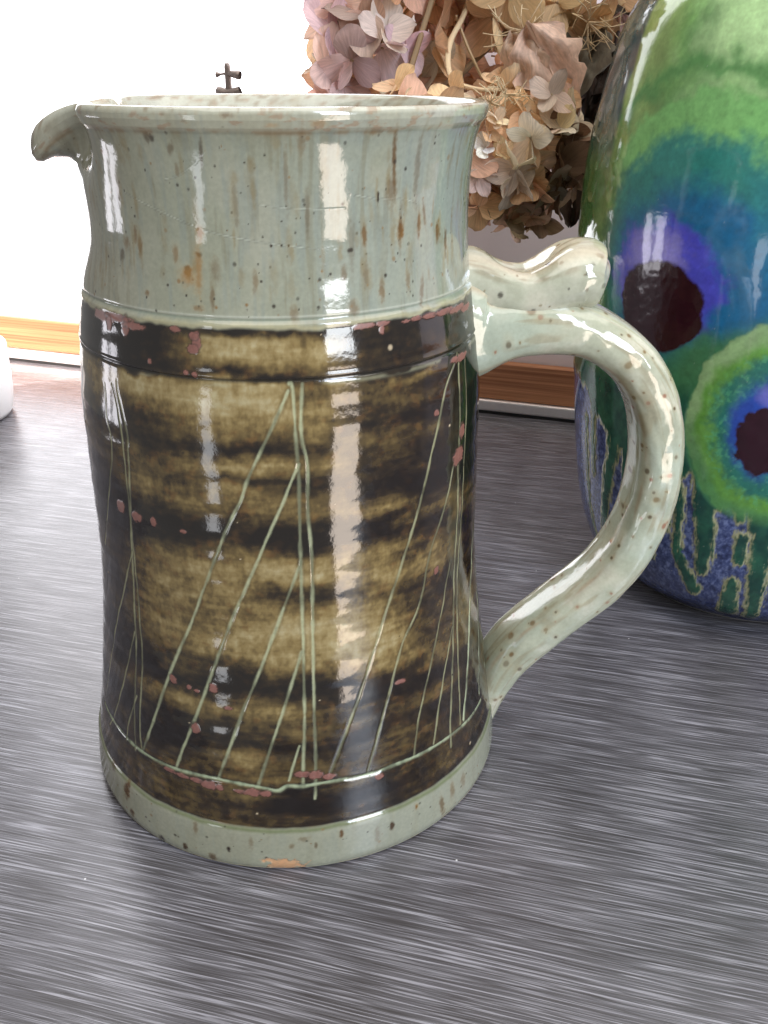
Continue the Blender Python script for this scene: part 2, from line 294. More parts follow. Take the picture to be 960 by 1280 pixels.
# glaze features, as (angle in degrees, height in mm, ...)
BANDS = [
  ((220.7,168.5,0.10), (220.8,164.6,0.00), (221.0,158.9,0.05), (220.7,151.7,0.60), (220.4,146.9,0.50), (220.2,143.1,0.30), (219.9,139.4,0.15), (219.0,133.9,0.35), (217.7,127.0,0.30), (216.8,122.7,0.15), (214.2,111.0,0.05), (213.0,106.1,0.05), (211.2,98.9,0.30), (209.9,93.0,0.25), (208.7,88.3,0.15), (207.3,81.0,0.30), (206.7,75.0,0.15), (206.2,65.2,0.05), (206.1,60.7,0.10), (206.2,54.5,0.40), (206.2,50.0,0.15), (206.3,43.3,0.15), (206.3,39.3,0.20), (206.3,29.9,0.15), (206.1,23.6,0.30), (206.2,14.9,0.20)),
  ((238.4,167.6,0.05), (238.3,165.0,0.00), (238.3,157.9,0.00), (238.3,156.2,0.15), (238.2,154.3,0.90), (238.1,150.5,0.75), (237.9,147.5,0.45), (237.8,144.7,0.28), (237.5,138.5,0.22), (237.1,134.8,0.30), (236.8,132.2,0.45), (236.5,129.1,0.35), (236.1,125.7,0.50), (235.7,121.8,0.55), (235.3,117.8,0.15), (234.8,113.7,0.02), (234.2,108.0,0.25), (233.7,103.8,0.55), (233.0,97.1,0.50), (232.2,89.7,0.55), (231.5,81.5,0.55), (231.3,77.1,0.45), (231.1,72.7,0.35), (231.0,67.5,0.25), (230.9,63.7,0.08), (230.8,60.0,0.20), (230.8,57.9,0.50), (230.8,53.9,0.40), (230.8,50.3,0.10), (230.7,46.3,0.12), (230.7,41.4,0.05), (230.6,35.9,0.30), (230.6,32.1,0.40), (230.5,26.4,0.30), (230.4,20.6,0.35)),
  ((259.8,168.6,0.15), (259.7,166.5,0.80), (259.6,162.2,0.85), (259.5,159.6,0.50), (259.5,158.0,0.20), (259.4,155.8,0.70), (259.2,151.2,0.75), (259.0,146.8,0.70), (258.8,140.9,0.50), (258.6,137.4,0.10), (258.5,135.0,0.60), (258.3,132.0,0.70), (258.2,129.5,0.20), (258.0,126.9,0.55), (257.7,120.3,0.50), (257.4,115.5,0.15), (257.2,112.1,0.10), (256.8,105.4,0.60), (256.4,98.6,0.70), (256.0,91.6,0.55), (255.6,84.2,0.65), (255.4,77.2,0.70), (255.2,71.7,0.40), (255.1,67.2,0.05), (255.0,63.6,0.05), (254.9,60.9,0.40), (254.8,57.4,0.60), (254.7,51.2,0.30), (254.6,48.5,0.05), (254.5,45.5,0.20), (254.5,41.7,0.55), (254.3,36.4,0.50), (254.2,29.8,0.45), (254.1,26.3,0.45), (254.0,19.9,0.30)),
  ((269.5,169.4,0.05), (269.4,166.1,0.80), (269.2,161.0,0.75), (269.1,158.0,0.40), (269.0,156.2,0.00), (268.9,154.5,0.80), (268.7,149.0,0.75), (268.5,144.1,0.65), (268.3,139.2,0.25), (268.2,137.9,0.10), (268.1,134.6,0.70), (267.9,130.0,0.15), (267.8,128.0,0.20), (267.6,123.3,0.60), (267.5,119.3,0.50), (267.3,114.7,0.05), (267.1,110.8,0.05), (266.9,106.9,0.40), (266.8,104.1,0.70), (266.6,98.9,0.75), (266.4,94.5,0.20), (266.3,91.4,0.45), (266.1,86.2,0.80), (265.8,77.7,0.75), (265.5,70.1,0.60), (265.4,64.8,0.10), (265.2,60.9,0.10), (265.1,57.2,0.50), (265.1,55.1,0.60), (264.9,50.5,0.40), (264.7,44.0,0.10), (264.6,40.1,0.30), (264.4,33.4,0.40), (264.2,26.0,0.05), (264.0,19.3,0.20)),
  ((281.3,168.6,0.10), (281.1,165.5,0.70), (280.8,160.9,0.70), (280.6,157.3,0.35), (280.5,154.9,0.60), (280.2,148.2,0.60), (280.0,143.3,0.50), (279.8,138.0,0.20), (279.7,133.4,0.45), (279.5,127.7,0.15), (279.3,119.5,0.45), (279.2,113.4,0.05), (279.1,109.7,0.10), (279.0,104.8,0.60), (278.8,99.7,0.70), (278.7,94.3,0.20), (278.6,90.2,0.50), (278.5,84.9,0.70), (278.1,76.4,0.75), (277.9,69.1,0.50), (277.6,63.9,0.15), (277.5,59.7,0.15), (277.3,55.4,0.40), (277.1,50.1,0.35), (276.9,44.6,0.10), (276.6,38.8,0.25), (276.4,33.5,0.30), (276.1,24.9,0.10), (275.9,19.2,0.25)),
  ((294.2,167.9,0.20), (294.0,165.9,0.10), (293.6,161.1,0.20), (293.2,157.0,0.10), (293.1,154.3,0.30), (293.0,152.8,0.45), (292.9,150.3,0.50), (292.7,147.8,0.25), (292.5,144.1,0.15), (292.3,140.2,0.35), (292.2,135.0,0.20), (292.2,129.7,0.10), (292.1,124.0,0.05), (292.1,120.6,0.35), (292.1,117.7,0.65), (292.1,114.8,0.15), (292.0,109.5,0.10), (292.0,105.2,0.60), (292.0,100.6,0.50), (291.9,96.2,0.65), (291.9,92.3,0.45), (291.8,87.8,0.60), (291.6,80.9,0.65), (291.3,73.8,0.75), (291.0,66.2,0.60), (290.7,62.5,0.12), (290.5,58.4,0.10), (290.3,54.5,0.35), (289.9,47.1,0.15), (289.6,42.2,0.30), (289.3,36.6,0.25), (289.1,30.6,0.30), (288.8,25.7,0.10), (288.6,20.5,0.20)),
  ((313.2,166.5,0.10), (312.6,162.8,0.20), (311.8,157.8,0.20), (311.6,154.8,0.15), (311.5,153.5,0.45), (311.2,150.2,0.10), (311.0,147.1,0.25), (310.6,142.4,0.08), (310.4,137.2,0.25), (310.4,131.6,0.15), (310.6,125.7,0.05), (310.7,119.9,0.05), (310.8,115.6,0.35), (310.9,111.7,0.45), (311.0,108.6,0.15), (311.1,103.0,0.20), (311.2,98.4,0.55), (311.2,93.0,0.60), (311.3,88.8,0.15), (311.3,83.3,0.15), (310.9,76.8,0.20), (310.5,70.6,0.30), (310.0,64.9,0.50), (309.5,59.5,0.40), (309.1,55.4,0.10), (308.7,50.7,0.30), (308.2,45.2,0.20), (307.9,41.0,0.15), (307.6,38.1,0.25), (307.1,32.2,0.20), (306.8,27.2,0.30), (306.3,21.0,0.40), (306.0,16.8,0.20)),
  ((334.5,162.4,0.15), (331.7,152.8,0.10), (330.8,148.3,0.03), (329.5,138.0,0.02), (330.5,123.8,0.02), (331.3,114.8,0.15), (331.7,110.5,0.40), (332.4,103.9,0.20), (332.8,98.3,0.08), (333.1,94.2,0.20), (333.7,85.4,0.15), (332.7,77.4,0.30), (331.6,69.4,0.35), (329.8,60.9,0.35), (327.6,49.8,0.15), (326.2,41.8,0.20), (324.9,33.6,0.15), (324.1,26.8,0.25), (323.0,19.5,0.15), (322.4,15.1,0.20)),
]
LINES = [
  (1.04, ((271.2,155.5), (271.8,154.4), (272.1,144.0), (272.4,131.2), (272.2,120.2), (272.0,103.9), (271.7,81.2), (271.4,58.4), (270.8,45.6), (270.1,30.8))),
  (1.04, ((274.3,155.3), (273.5,141.8), (274.6,133.5), (274.3,120.1), (274.8,103.6), (274.3,80.9), (273.8,55.7), (273.3,32.1), (272.9,26.2))),
  (1.04, ((270.8,153.7), (264.5,139.9), (260.0,129.5), (257.8,123.2), (252.6,111.7), (243.0,85.7), (236.0,68.5), (228.9,46.3), (223.7,30.5))),
  (1.04, ((272.5,134.1), (268.4,123.3), (262.9,109.7), (251.9,81.2), (242.5,51.8), (236.0,31.2))),
  (1.04, ((272.1,105.1), (270.0,98.7), (260.8,71.4), (254.7,53.7), (248.5,32.0))),
  (1.04, ((271.3,76.1), (265.0,54.2), (258.7,30.7))),
  (0.70, ((269.6,45.0), (268.2,39.7), (266.6,33.0))),
  (0.91, ((324.6,154.3), (323.9,139.9), (323.6,122.5), (324.1,105.3), (323.2,87.1), (320.2,63.4), (315.3,36.0), (314.4,25.5))),
  (0.78, ((328.7,153.2), (327.6,124.0), (326.9,104.0), (325.4,85.9), (321.7,53.9), (320.1,34.5), (319.6,30.4))),
  (1.04, ((323.7,154.9), (322.6,153.4), (316.4,145.7), (311.7,133.4), (306.2,115.2), (302.6,105.0), (297.0,89.8), (291.9,75.5), (286.0,58.9), (281.1,45.8), (276.8,33.7))),
  (0.91, ((321.2,122.9), (317.0,111.1), (310.5,97.1), (306.7,82.9), (299.2,70.6), (293.0,52.3), (286.9,32.1))),
  (0.78, ((320.7,89.5), (316.5,78.1), (309.6,60.9), (303.7,45.4), (300.5,30.8))),
  (0.78, ((320.2,66.9), (314.5,53.7), (310.1,40.2), (307.7,31.2))),
  (0.91, ((222.5,151.8), (223.0,148.0), (226.1,139.2), (225.7,132.0), (224.5,119.8), (222.4,100.4), (221.0,81.7), (221.1,66.6), (220.2,42.9), (220.8,29.5))),
  (0.78, ((220.6,150.3), (223.8,139.3), (223.7,125.7), (223.2,102.8), (223.1,78.8), (223.9,63.5), (222.7,42.1), (223.4,31.2))),
  (0.78, ((222.4,99.9), (216.3,84.8), (209.5,68.3), (203.9,48.4), (197.9,30.2))),
  (0.78, ((220.5,71.8), (214.7,51.6), (210.1,38.1), (204.8,27.7))),
  (0.78, ((216.6,149.4), (217.3,140.5), (218.5,131.3), (213.0,114.5), (204.9,94.8))),
  (0.78, ((221.3,49.7), (217.7,38.7), (216.0,29.9))),
]
HLINE = ((197.9,30.9), (212.2,31.0), (223.4,30.6), (236.0,31.0), (248.3,31.7), (258.9,30.7), (263.7,29.7), (266.3,31.2), (269.9,30.9), (278.0,31.4), (286.8,30.8), (294.0,31.0), (301.3,30.6), (314.0,29.7), (327.0,28.3), (334.5,28.0))
RED = ((216.7,167.8,5.17,1.29), (223.6,168.6,4.87,0.80), (226.6,166.8,1.23,2.31), (229.9,167.3,3.07,0.83), (219.6,166.4,1.16,1.61), (248.7,165.6,1.07,2.25), (247.7,163.7,1.28,0.96), (247.9,166.9,1.29,0.76), (242.8,168.2,1.28,0.67), (235.1,159.1,0.53,0.63), (290.8,168.5,2.64,0.62), (296.1,168.5,1.77,0.59), (295.7,166.9,0.66,0.79), (303.4,168.0,1.39,0.30), (307.1,168.1,1.88,0.50), (312.7,167.9,3.18,0.61), (319.5,167.7,3.94,0.71), (327.0,167.0,5.21,0.77), (333.4,165.9,3.93,0.83), (219.4,113.6,1.59,1.75), (226.3,112.7,1.79,1.34), (232.6,112.9,0.87,1.33), (241.9,112.4,0.94,0.53), (235.4,62.2,1.13,1.12), (240.5,61.2,0.64,0.62), (242.9,60.6,0.76,0.49), (247.5,62.6,1.09,1.38), (242.3,47.9,1.13,1.39), (233.9,29.6,1.86,0.56), (238.0,29.5,2.12,0.56), (242.6,29.6,1.95,0.74), (246.0,29.0,2.03,1.23), (248.9,29.0,0.90,0.82), (254.2,28.7,1.60,0.55), (257.4,28.8,2.01,1.07), (260.7,28.5,1.41,0.82), (270.0,35.1,1.79,0.96), (273.4,34.4,1.81,1.23), (276.6,33.2,1.61,0.82), (289.9,29.1,1.12,0.84), (326.1,153.4,3.79,0.87), (322.1,153.8,1.84,0.64), (325.4,131.4,1.40,2.05), (323.5,124.0,2.58,2.32), (312.4,141.0,1.00,0.68), (297.9,59.1,1.53,0.73), (313.4,90.3,0.97,1.04), (251.6,56.9,1.08,0.49), (245.6,157.5,0.63,0.58), (248.0,157.3,0.63,0.62))
SPOTS = ((299.8,209.1,0.60,7.13,0.75,0.3,-0.16), (299.9,201.3,1.49,3.05,0.50,0.3,0.00), (307.8,206.1,0.94,6.84,0.40,0.2,-0.05), (295.9,199.7,0.33,1.29,1.00,0.0,0.00), (303.1,191.2,1.01,2.19,0.95,0.5,0.00), (303.0,192.4,0.57,4.96,0.40,0.2,0.00), (292.1,191.2,0.67,2.43,0.70,0.4,0.00), (318.2,189.6,1.10,2.40,0.85,0.4,0.00), (309.7,191.8,0.65,2.83,0.70,0.4,0.00), (311.6,194.5,0.49,2.81,0.50,0.3,-0.30), (322.4,186.1,0.73,3.27,0.70,0.3,0.00), (296.8,177.0,0.75,2.67,0.55,0.4,0.00), (305.4,178.2,0.71,2.38,0.45,0.4,0.00), (310.4,175.2,0.80,2.97,0.50,0.3,0.20), (286.3,181.9,0.72,1.99,0.50,0.3,0.00), (292.4,181.4,0.87,2.82,0.40,0.3,0.00), (276.3,213.5,0.86,2.45,0.40,0.4,0.00), (272.5,205.8,0.47,6.45,0.35,0.3,0.00), (277.4,196.8,0.49,4.49,0.40,0.2,0.00), (288.5,189.7,0.78,5.98,0.30,0.2,0.00), (293.7,214.9,1.81,0.71,0.55,0.3,0.00), (288.3,173.2,1.33,1.92,0.45,0.4,0.00), (273.2,173.0,0.99,1.81,0.40,0.4,0.00), (253.4,210.7,0.45,2.44,0.60,0.1,0.15), (246.1,211.2,0.80,1.25,0.50,0.2,0.40), (246.6,206.6,0.52,1.26,0.40,0.3,0.00), (226.0,199.6,0.95,2.30,0.50,0.1,0.20), (230.9,190.6,0.70,1.83,0.60,0.4,0.20), (232.2,187.8,0.70,2.08,0.70,0.4,0.00), (227.2,187.9,1.12,1.59,0.50,0.4,0.00), (224.9,184.7,0.90,1.62,0.60,0.1,0.20), (250.6,191.9,0.86,1.52,0.80,0.8,0.00), (250.0,186.7,0.76,0.65,1.00,0.1,0.00), (246.7,182.8,0.98,1.18,1.10,0.3,0.00), (246.6,181.6,1.96,1.97,0.50,1.0,0.00), (249.6,183.5,0.87,4.47,0.55,0.9,0.00), (243.6,186.8,0.76,1.68,0.50,0.5,0.00), (254.2,183.7,1.00,2.54,0.35,0.3,0.00), (253.0,176.9,0.54,2.44,0.50,0.3,0.00), (264.0,181.0,0.70,2.16,0.45,0.4,0.00), (260.3,199.0,0.68,4.06,0.35,0.2,0.00), (249.1,173.8,1.30,0.60,0.50,0.5,0.00), (234.1,176.2,0.73,0.61,0.60,0.4,0.00), (268.3,189.1,0.39,0.37,1.00,0.0,0.00), (270.8,189.1,0.30,0.25,1.00,0.0,0.00), (272.6,189.1,0.30,0.31,1.00,0.0,0.00), (241.6,213.2,0.67,0.71,0.70,0.0,0.00), (240.3,213.5,0.78,1.06,0.60,0.1,0.00), (260.3,218.5,1.36,0.65,0.90,0.3,0.00), (279.8,216.6,1.23,0.76,0.90,0.7,0.00), (286.1,219.0,0.70,0.34,0.60,0.2,0.00), (274.5,219.3,0.34,0.33,0.80,0.0,0.00), (309.1,218.2,0.78,0.36,0.60,0.1,0.00), (243.5,219.4,1.50,0.67,0.80,0.3,-0.60), (245.8,219.2,0.94,0.67,0.80,0.3,-0.60), (238.3,219.3,0.76,0.33,0.70,0.3,0.00), (269.9,216.3,1.01,0.34,0.50,0.9,0.00), (231.1,220.2,1.00,0.34,0.60,0.4,0.00), (251.1,217.2,0.57,0.34,0.50,0.3,0.00), (314.8,217.1,1.68,0.56,0.30,0.2,0.00), (251.1,7.8,0.52,0.77,1.00,0.0,0.00), (239.0,3.9,0.64,1.21,1.00,0.1,0.00), (246.6,3.0,0.95,1.46,0.70,0.2,0.00), (247.2,-1.0,1.36,0.69,0.90,0.2,0.00), (251.4,-0.7,1.13,0.69,0.80,0.3,0.00), (218.0,12.9,1.23,3.22,1.00,0.3,0.20), (219.9,5.0,1.08,1.16,0.80,0.2,0.00), (242.3,13.3,0.60,1.86,0.50,0.3,0.00), (256.8,11.8,0.60,1.84,0.40,0.3,0.00), (266.7,10.4,0.59,0.92,0.50,0.3,0.00), (272.6,10.3,0.40,1.03,0.60,0.2,0.00), (292.2,10.2,0.58,1.22,1.00,0.1,0.00), (278.9,13.1,0.51,1.08,0.90,0.3,0.00), (308.4,7.6,0.80,3.54,0.60,0.3,-0.10), (299.7,13.3,0.38,0.79,1.00,0.6,0.00), (288.1,8.8,0.65,3.12,0.35,0.3,0.00), (269.7,12.9,1.18,0.81,0.40,0.3,0.00), (210.0,15.8,1.12,1.63,0.60,0.2,0.00), (204.5,-5.6,2.45,2.26,0.80,0.2,0.00), (231.5,2.7,0.91,1.39,0.80,0.0,0.00), (317.6,10.2,1.00,2.17,0.40,0.4,0.00), (312.7,10.1,0.86,2.51,0.45,0.4,0.00))


# --- tone of the brown iron glaze: brush bands measured along eight meridians
def band_tone(Td, Zo):
    ths, tab = [], []
    zz = np.linspace(10, 172, 325)
    for S in BANDS:
        S = sorted(S, key=lambda s: s[1]); z = [s[1] for s in S]
        tab.append(np.interp(zz, z, [s[2] for s in S])); ths.append([np.interp(q, z, [s[0] for s in S]) for q in zz])
    tab = np.array(tab); ths = np.array(ths).mean(1)
    ths = np.concatenate([[92], [165], ths, [372], [452]]); tab = np.concatenate([tab[6:7], tab[1:2], tab, tab[2:3], tab[6:7]])
    wob = (fbm(Td/14, Zo/40, 31, 3)-.5)*3.2 + (fbm(Td/3, Zo/6, 32, 2)-.5)*2.2
    zi = np.clip((Zo+wob-10)/.5, 0, 323.99); i = zi.astype(int); fz = zi-i
    ti = np.interp(Td + (fbm(Td/9, Zo/7, 33, 3)-.5)*6, ths, np.arange(len(ths))); j = np.minimum(ti.astype(int), len(ths)-2); ft = ti-j; ft = ft*ft*(3-2*ft)
    g = lambda j: tab[j, i]*(1-fz)+tab[j, i+1]*fz
    return g(j)*(1-ft)+g(j+1)*ft
tone = band_tone(Td, Zo)
n_f = fbm(A/2.2, Zo/2.0, 1, 4); n_m = fbm(A/13, Zo/5, 2, 4); n_v = fbm(A/1.7, Zo/13, 3, 3); n_s = fbm(A/.7, Zo/.7, 4, 2); n_g = fbm(A/9, Zo/1.1, 6, 3); n_c = fbm(A/.9, Zo/1.3, 7, 3); n_h = fbm(A/44, Zo/3.2, 5, 3)
tone = .45+(tone-.45)*1.15 + (n_m-.5)*.46 + (n_f-.5)*.36 -.05 + (n_v-.5)*.20*sst(.2, .6, tone) + (n_h-.5)*.16 + (n_g-.5)*.20 + (n_c-.5)*.24*sst(.15, .5, tone)
tone = np.clip(tone, 0, 1); tone = tone+.16*np.sin(2*np.pi*(tone-.5))*-.0 + (sst(0, 1, tone)-tone)*.30
tone = np.clip(tone, 0, 1)
brown = ramp(tone, [0, .14, .28, .45, .62, .80, 1.0], [(.0085, .0060, .0048), (.024, .0155, .0080), (.060, .040, .0155), (.115, .078, .028), (.190, .134, .050), (.270, .206, .092), (.36, .31, .175)])
rust = np.clip((fbm(A/3, Zo/2.4, 8, 3)-.60)*5, 0, 1)*np.clip(1-abs(tone-.35)*2.5, 0, 1)
brown = mix(brown, (.19, .085, .022), rust*.30)

# --- celadon of the neck and the foot
cel = ramp(fbm(A/16, Zo/22, 11, 4), [.25, .5, .75], [(.365, .365, .255), (.395, .410, .300), (.450, .455, .345)])
cel = mix(cel, (.365, .410, .340), sst(262, 290, Td)*.70*sst(.30, .62, fbm(A/11, Zo/16, 12, 3)+.12))
cel = mix(cel, (.455, .435, .335), sst(250, 215, Td)*.45)
stk = fbm(A/2.4, Zo/22, 13, 4); cel = mix(cel, (.235, .205, .115), np.clip((stk-.55)*3.0, 0, .42)*sst(.35, .7, fbm(A/9, Zo/14, 14, 3)+.15))
cel = mix(cel, (.30, .35, .31), np.clip((n_v-.55)*2.2, 0, .4))
cel = mix(cel, (.475, .475, .345), .6*sst(20, 14, Zo)); cel = cel*.63*(1+(n_s-.5)[..., None]*.13)
specks = np.random.default_rng(5)
top_edge = 168.9+(fbm(A/6, Zo*0, 21, 3)-.5)*2.0
low_edge = 16.6+(fbm(A/7, Zo*0, 22, 3)-.5)*1.1
bm_ = sst(top_edge+.5, top_edge-.5, Zo)*sst(low_edge-.5, low_edge+.4, Zo)      # 1 inside the brown belt
rim_dark = np.exp(-((Zo-top_edge+1.0)/1.1)**2)*sst(.42, .60, fbm(A/3.5, Zo/3, 23, 3)); brown = mix(brown, (.012, .009, .007), rim_dark*.85)
halo = np.exp(-((Zo-top_edge-.6)/.8)**2); cel = mix(cel, (.42, .37, .20), halo*.5)
halo = np.exp(-((Zo-low_edge+.8)/.7)**2); cel = mix(cel, (.11, .13, .055), halo*.85)
col = cel*(1-bm_[..., None])+brown*bm_[..., None]
rough = np.full(col.shape[:2], .085)
disp = np.zeros(col.shape[:2])

# --- grooves turned on the wheel
def gau(z0, w): return np.exp(-((Zo-z0)/w)**2)
disp += -.00045*gau(171.2, .55)+.00025*gau(169.9, .6)-.00042*gau(156.2, .42)+.0002*gau(157.2, .5)-.0003*gau(16.6, .45)
col = mix(col, (.16, .20, .15), gau(171.2, .38)*.55)
col = mix(col, (.60, .62, .52), gau(171.95, .30)*.45)
col = mix(col, (.010, .009, .007), gau(156.3, .55)*.85)
col = mix(col, (.33, .33, .22), gau(155.1, .5)*.40*sst(.45, .6, n_m))
# throwing rings and the soft unevenness of a hand-thrown wall
spir = Zo-To/(2*np.pi)*9.5
body = sst(14, 24, Zo)*sst(172, 160, Zo)
disp += body*(.00005*np.sin(2*np.pi*spir/9.5)+.000012*np.sin(2*np.pi*spir/4.1+1))+.00055*(fbm(A/38, Zo/24, 41, 3)-.5)+.00010*(fbm(A/9, Zo/9, 42, 2)-.5)
disp += .00030*sst(174, 182, Zo)*(fbm(A/14, Zo/30, 43, 2)-.5)

# --- scratched lines (drawn through the brown to the pale glaze)
zrow = zo*1000; tcol = np.degrees(th)
def stroke(pts, w, depth, cst, seed, strength=1.0):
    global col
    rs = np.random.default_rng(seed)
    P = catmull(np.array(pts), 12*len(pts)); P[:, 0] += np.interp(np.arange(len(P)), np.arange(0, len(P)+8, 8), rs.normal(0, .06, len(np.arange(0, len(P)+8, 8))))
    m_ = 1.8*w
    j0, j1 = np.searchsorted(zrow, [P[:, 1].min()-m_, P[:, 1].max()+m_]); i0, i1 = np.searchsorted(tcol, [P[:, 0].min()-2.5, P[:, 0].max()+2.5])
    if j1 <= j0 or i1 <= i0: return
    a = Td[i0:i1, j0:j1]; z = Zo[i0:i1, j0:j1]; kk = np.radians(1)*62.0
    D = np.full(a.shape, 1e9)
    for q in range(len(P)-1):
        ax, az = (P[q, 0])*kk, P[q, 1]; bx, bz = P[q+1, 0]*kk, P[q+1, 1]; dx, dz = bx-ax, bz-az; l2 = dx*dx+dz*dz+1e-9
        jj0, jj1 = np.searchsorted(zrow[j0:j1], [min(az, bz)-m_, max(az, bz)+m_])
        if jj1 <= jj0: continue
        aa = a[:, jj0:jj1]*kk; zz = z[:, jj0:jj1]
        t = np.clip(((aa-ax)*dx+(zz-az)*dz)/l2, 0, 1)
        D[:, jj0:jj1] = np.minimum(D[:, jj0:jj1], np.hypot(aa-ax-t*dx, zz-az-t*dz))
    wv = w*(.42+.85*fbm(a/2.2, z/3.5, seed+7, 3)); core = np.exp(-(D/(wv*.64))**3)
    gap = sst(.10, .34, fbm(a/3, z/4, seed+3, 3))
    lit = sst(.30, .65, fbm(a/2.5, z/9, seed+5, 3))
    cc = np.asarray(cst)*(.42+.62*lit[..., None])*(1+.25*(n_s[i0:i1, j0:j1, None]-.5))
    mk = (core*(.30+.70*gap)*strength)[..., None]
    sub = col[i0:i1, j0:j1]; edge = np.exp(-((D-wv*1.05)/(wv*.4))**2)*.30
    sub = sub*(1-edge[..., None]*.7); col[i0:i1, j0:j1] = sub*(1-mk)+cc*mk
    disp[i0:i1, j0:j1] += -depth*core+depth*.10*np.exp(-((D-wv*1.3)/(wv*.45))**2)
for k, (w, pts) in enumerate(LINES): stroke(pts, w*.80, .00008, (.285, .285, .165) if tcol[0] < pts[0][0] < 232 or pts[0][0] > 315 else (.34, .365, .225), 100+k, .82)
stroke(HLINE, .95, .0003, (.31, .36, .23), 190, .95)
# repeat of the drawing round the back
for off in (-50, 50+48):
    for k, (w, pts) in enumerate(LINES[:7]):
        if off < 0: continue
        stroke([(a_+off, z_) for a_, z_ in pts], w, .0003, (.37, .41, .27), 200+k)
# fine hair cracks in the neck
for k, pts in enumerate([((229, 200), (240, 196.5), (252, 192.5), (262, 190.5), (272, 189), (280, 188)), ((266, 198.5), (276, 197.5), (287, 197.2)), ((288, 200.5), (296, 199), (303, 198.5), (309, 197)), ((252, 208), (247, 205), (243, 204))]):
    stroke(pts, .26, -.00003, (.52, .55, .46), 300+k, .35)

# --- spots, iron streaks and bare red-brown patches
def patch(a0, z0, wa, wz, tilt=0.0):
    i0, i1 = np.searchsorted(tcol, [a0-3*wa-2, a0+3*wa+2]); j0, j1 = np.searchsorted(zrow, [z0-2.6*wz-1, z0+2.6*wz+1])
    s = (slice(i0, i1), slice(j0, j1)); a = Td[s]; z = Zo[s]
    u = (a-a0-tilt*(z-z0))/wa; v = (z-z0)/wz
    return s, a, z, u, v
for q, (a0, z0, wa, wz, st, org, tl) in enumerate(SPOTS):
    s, a, z, u, v = patch(a0, z0, wa*1.15, wz*1.1, tl*.8)
    if a.size == 0: continue
    n = fbm(a*1.4, z*1.1, 400+q, 3)-.5
    d = np.sqrt(u*u+np.where(v < 0, v*v*.55, v*v*1.1))+n*1.0
    mk = np.clip(sst(1.35, .30, d)*st*1.2, 0, 1)
    base = np.array((.028, .019, .012))*(1-org)+np.array((.23, .115, .028))*org
    hal = np.clip(sst(2.0, .6, d)*st*.45*org, 0, 1)
    col[s] = mix(mix(col[s], (.38, .26, .10), hal), base*1.15, mk)
for q in range(440):
    zr = specks.choice([specks.uniform(172, 216), specks.uniform(1, 16), specks.uniform(18, 168)], p=[.66, .2, .14]); a0 = specks.uniform(180, 350)
    r0 = abs(specks.normal(0, .22))+.12
    s, a, z, u, v = patch(a0, zr, r0/1.08, r0*(1.0 if zr > 150 else .9))
    if a.size == 0: continue
    d = np.sqrt(u*u+v*v); kcol = (.03, .022, .016) if specks.random() < .75 else (.20, .12, .05)
    if 18 < zr < 168: kcol = (.55, .45, .30) if specks.random() < .35 else (.012, .010, .008)
    col[s] = mix(col[s], kcol, sst(1.3, .5, d)*specks.uniform(.5, 1))
for q in range(120):                    # soft brown runs below iron specks on the neck
    a0 = specks.uniform(190, 345); z0 = specks.uniform(176, 214); s, a, z, u, v = patch(a0, z0, specks.uniform(.35, 1.2), specks.uniform(1.5, 5))
    if a.size == 0: continue
    d = np.sqrt(u*u+v*v)+(fbm(a*1.2, z*.8, 700+q, 3)-.5)*1.2; col[s] = mix(col[s], (.20, .155, .075), np.clip(sst(1.4, .2, d)*specks.uniform(.25, .6), 0, 1))
for q, (a0, z0, wa, wz) in enumerate(RED):
    s, a, z, u, v = patch(a0, z0, wa*1.1, wz*1.15)
    if a.size == 0: continue
    d = np.sqrt(u*u+v*v)+(fbm(a*.9, z*1.3, 500+q, 3)-.5)*.75
    mk = sst(1.18, .82, d); ed = sst(1.45, 1.1, d)
    c0 = np.array((.185, .074, .056))*(.8+.4*fbm(a*2, z*2, 560+q, 2))[..., None]
    col[s] = mix(col[s], (.02, .012, .010), ed*.6)*(1-mk[..., None])+c0*mk[..., None]
    rough[s] = np.maximum(rough[s], mk*.42); disp[s] += .00010*mk
# bare orange clay at the foot, and the unglazed edge
s, a, z, u, v = patch(264.8, 2.6, 4.3, 3.3)
d = (np.abs(u)**3+np.abs(v)**3)**(1/3)+(fbm(a*.7, z*.8, 600, 4)-.5)*1.5
mk = sst(1.1, .8, d); col[s] = mix(col[s], (.62, .30, .13), mk*.9*(.6+.4*fbm(a*1.5, z*2, 601, 3))); disp[s] += -.00022*mk; rough[s] = np.maximum(rough[s], mk*.45)
fe = sst(1.6, .6, Zo+(fbm(A/3, Zo, 610, 3)-.5)*1.4); col = mix(col, (.42, .30, .19), fe*.8); rough = np.maximum(rough, fe*.5)

RR[:, so] += disp
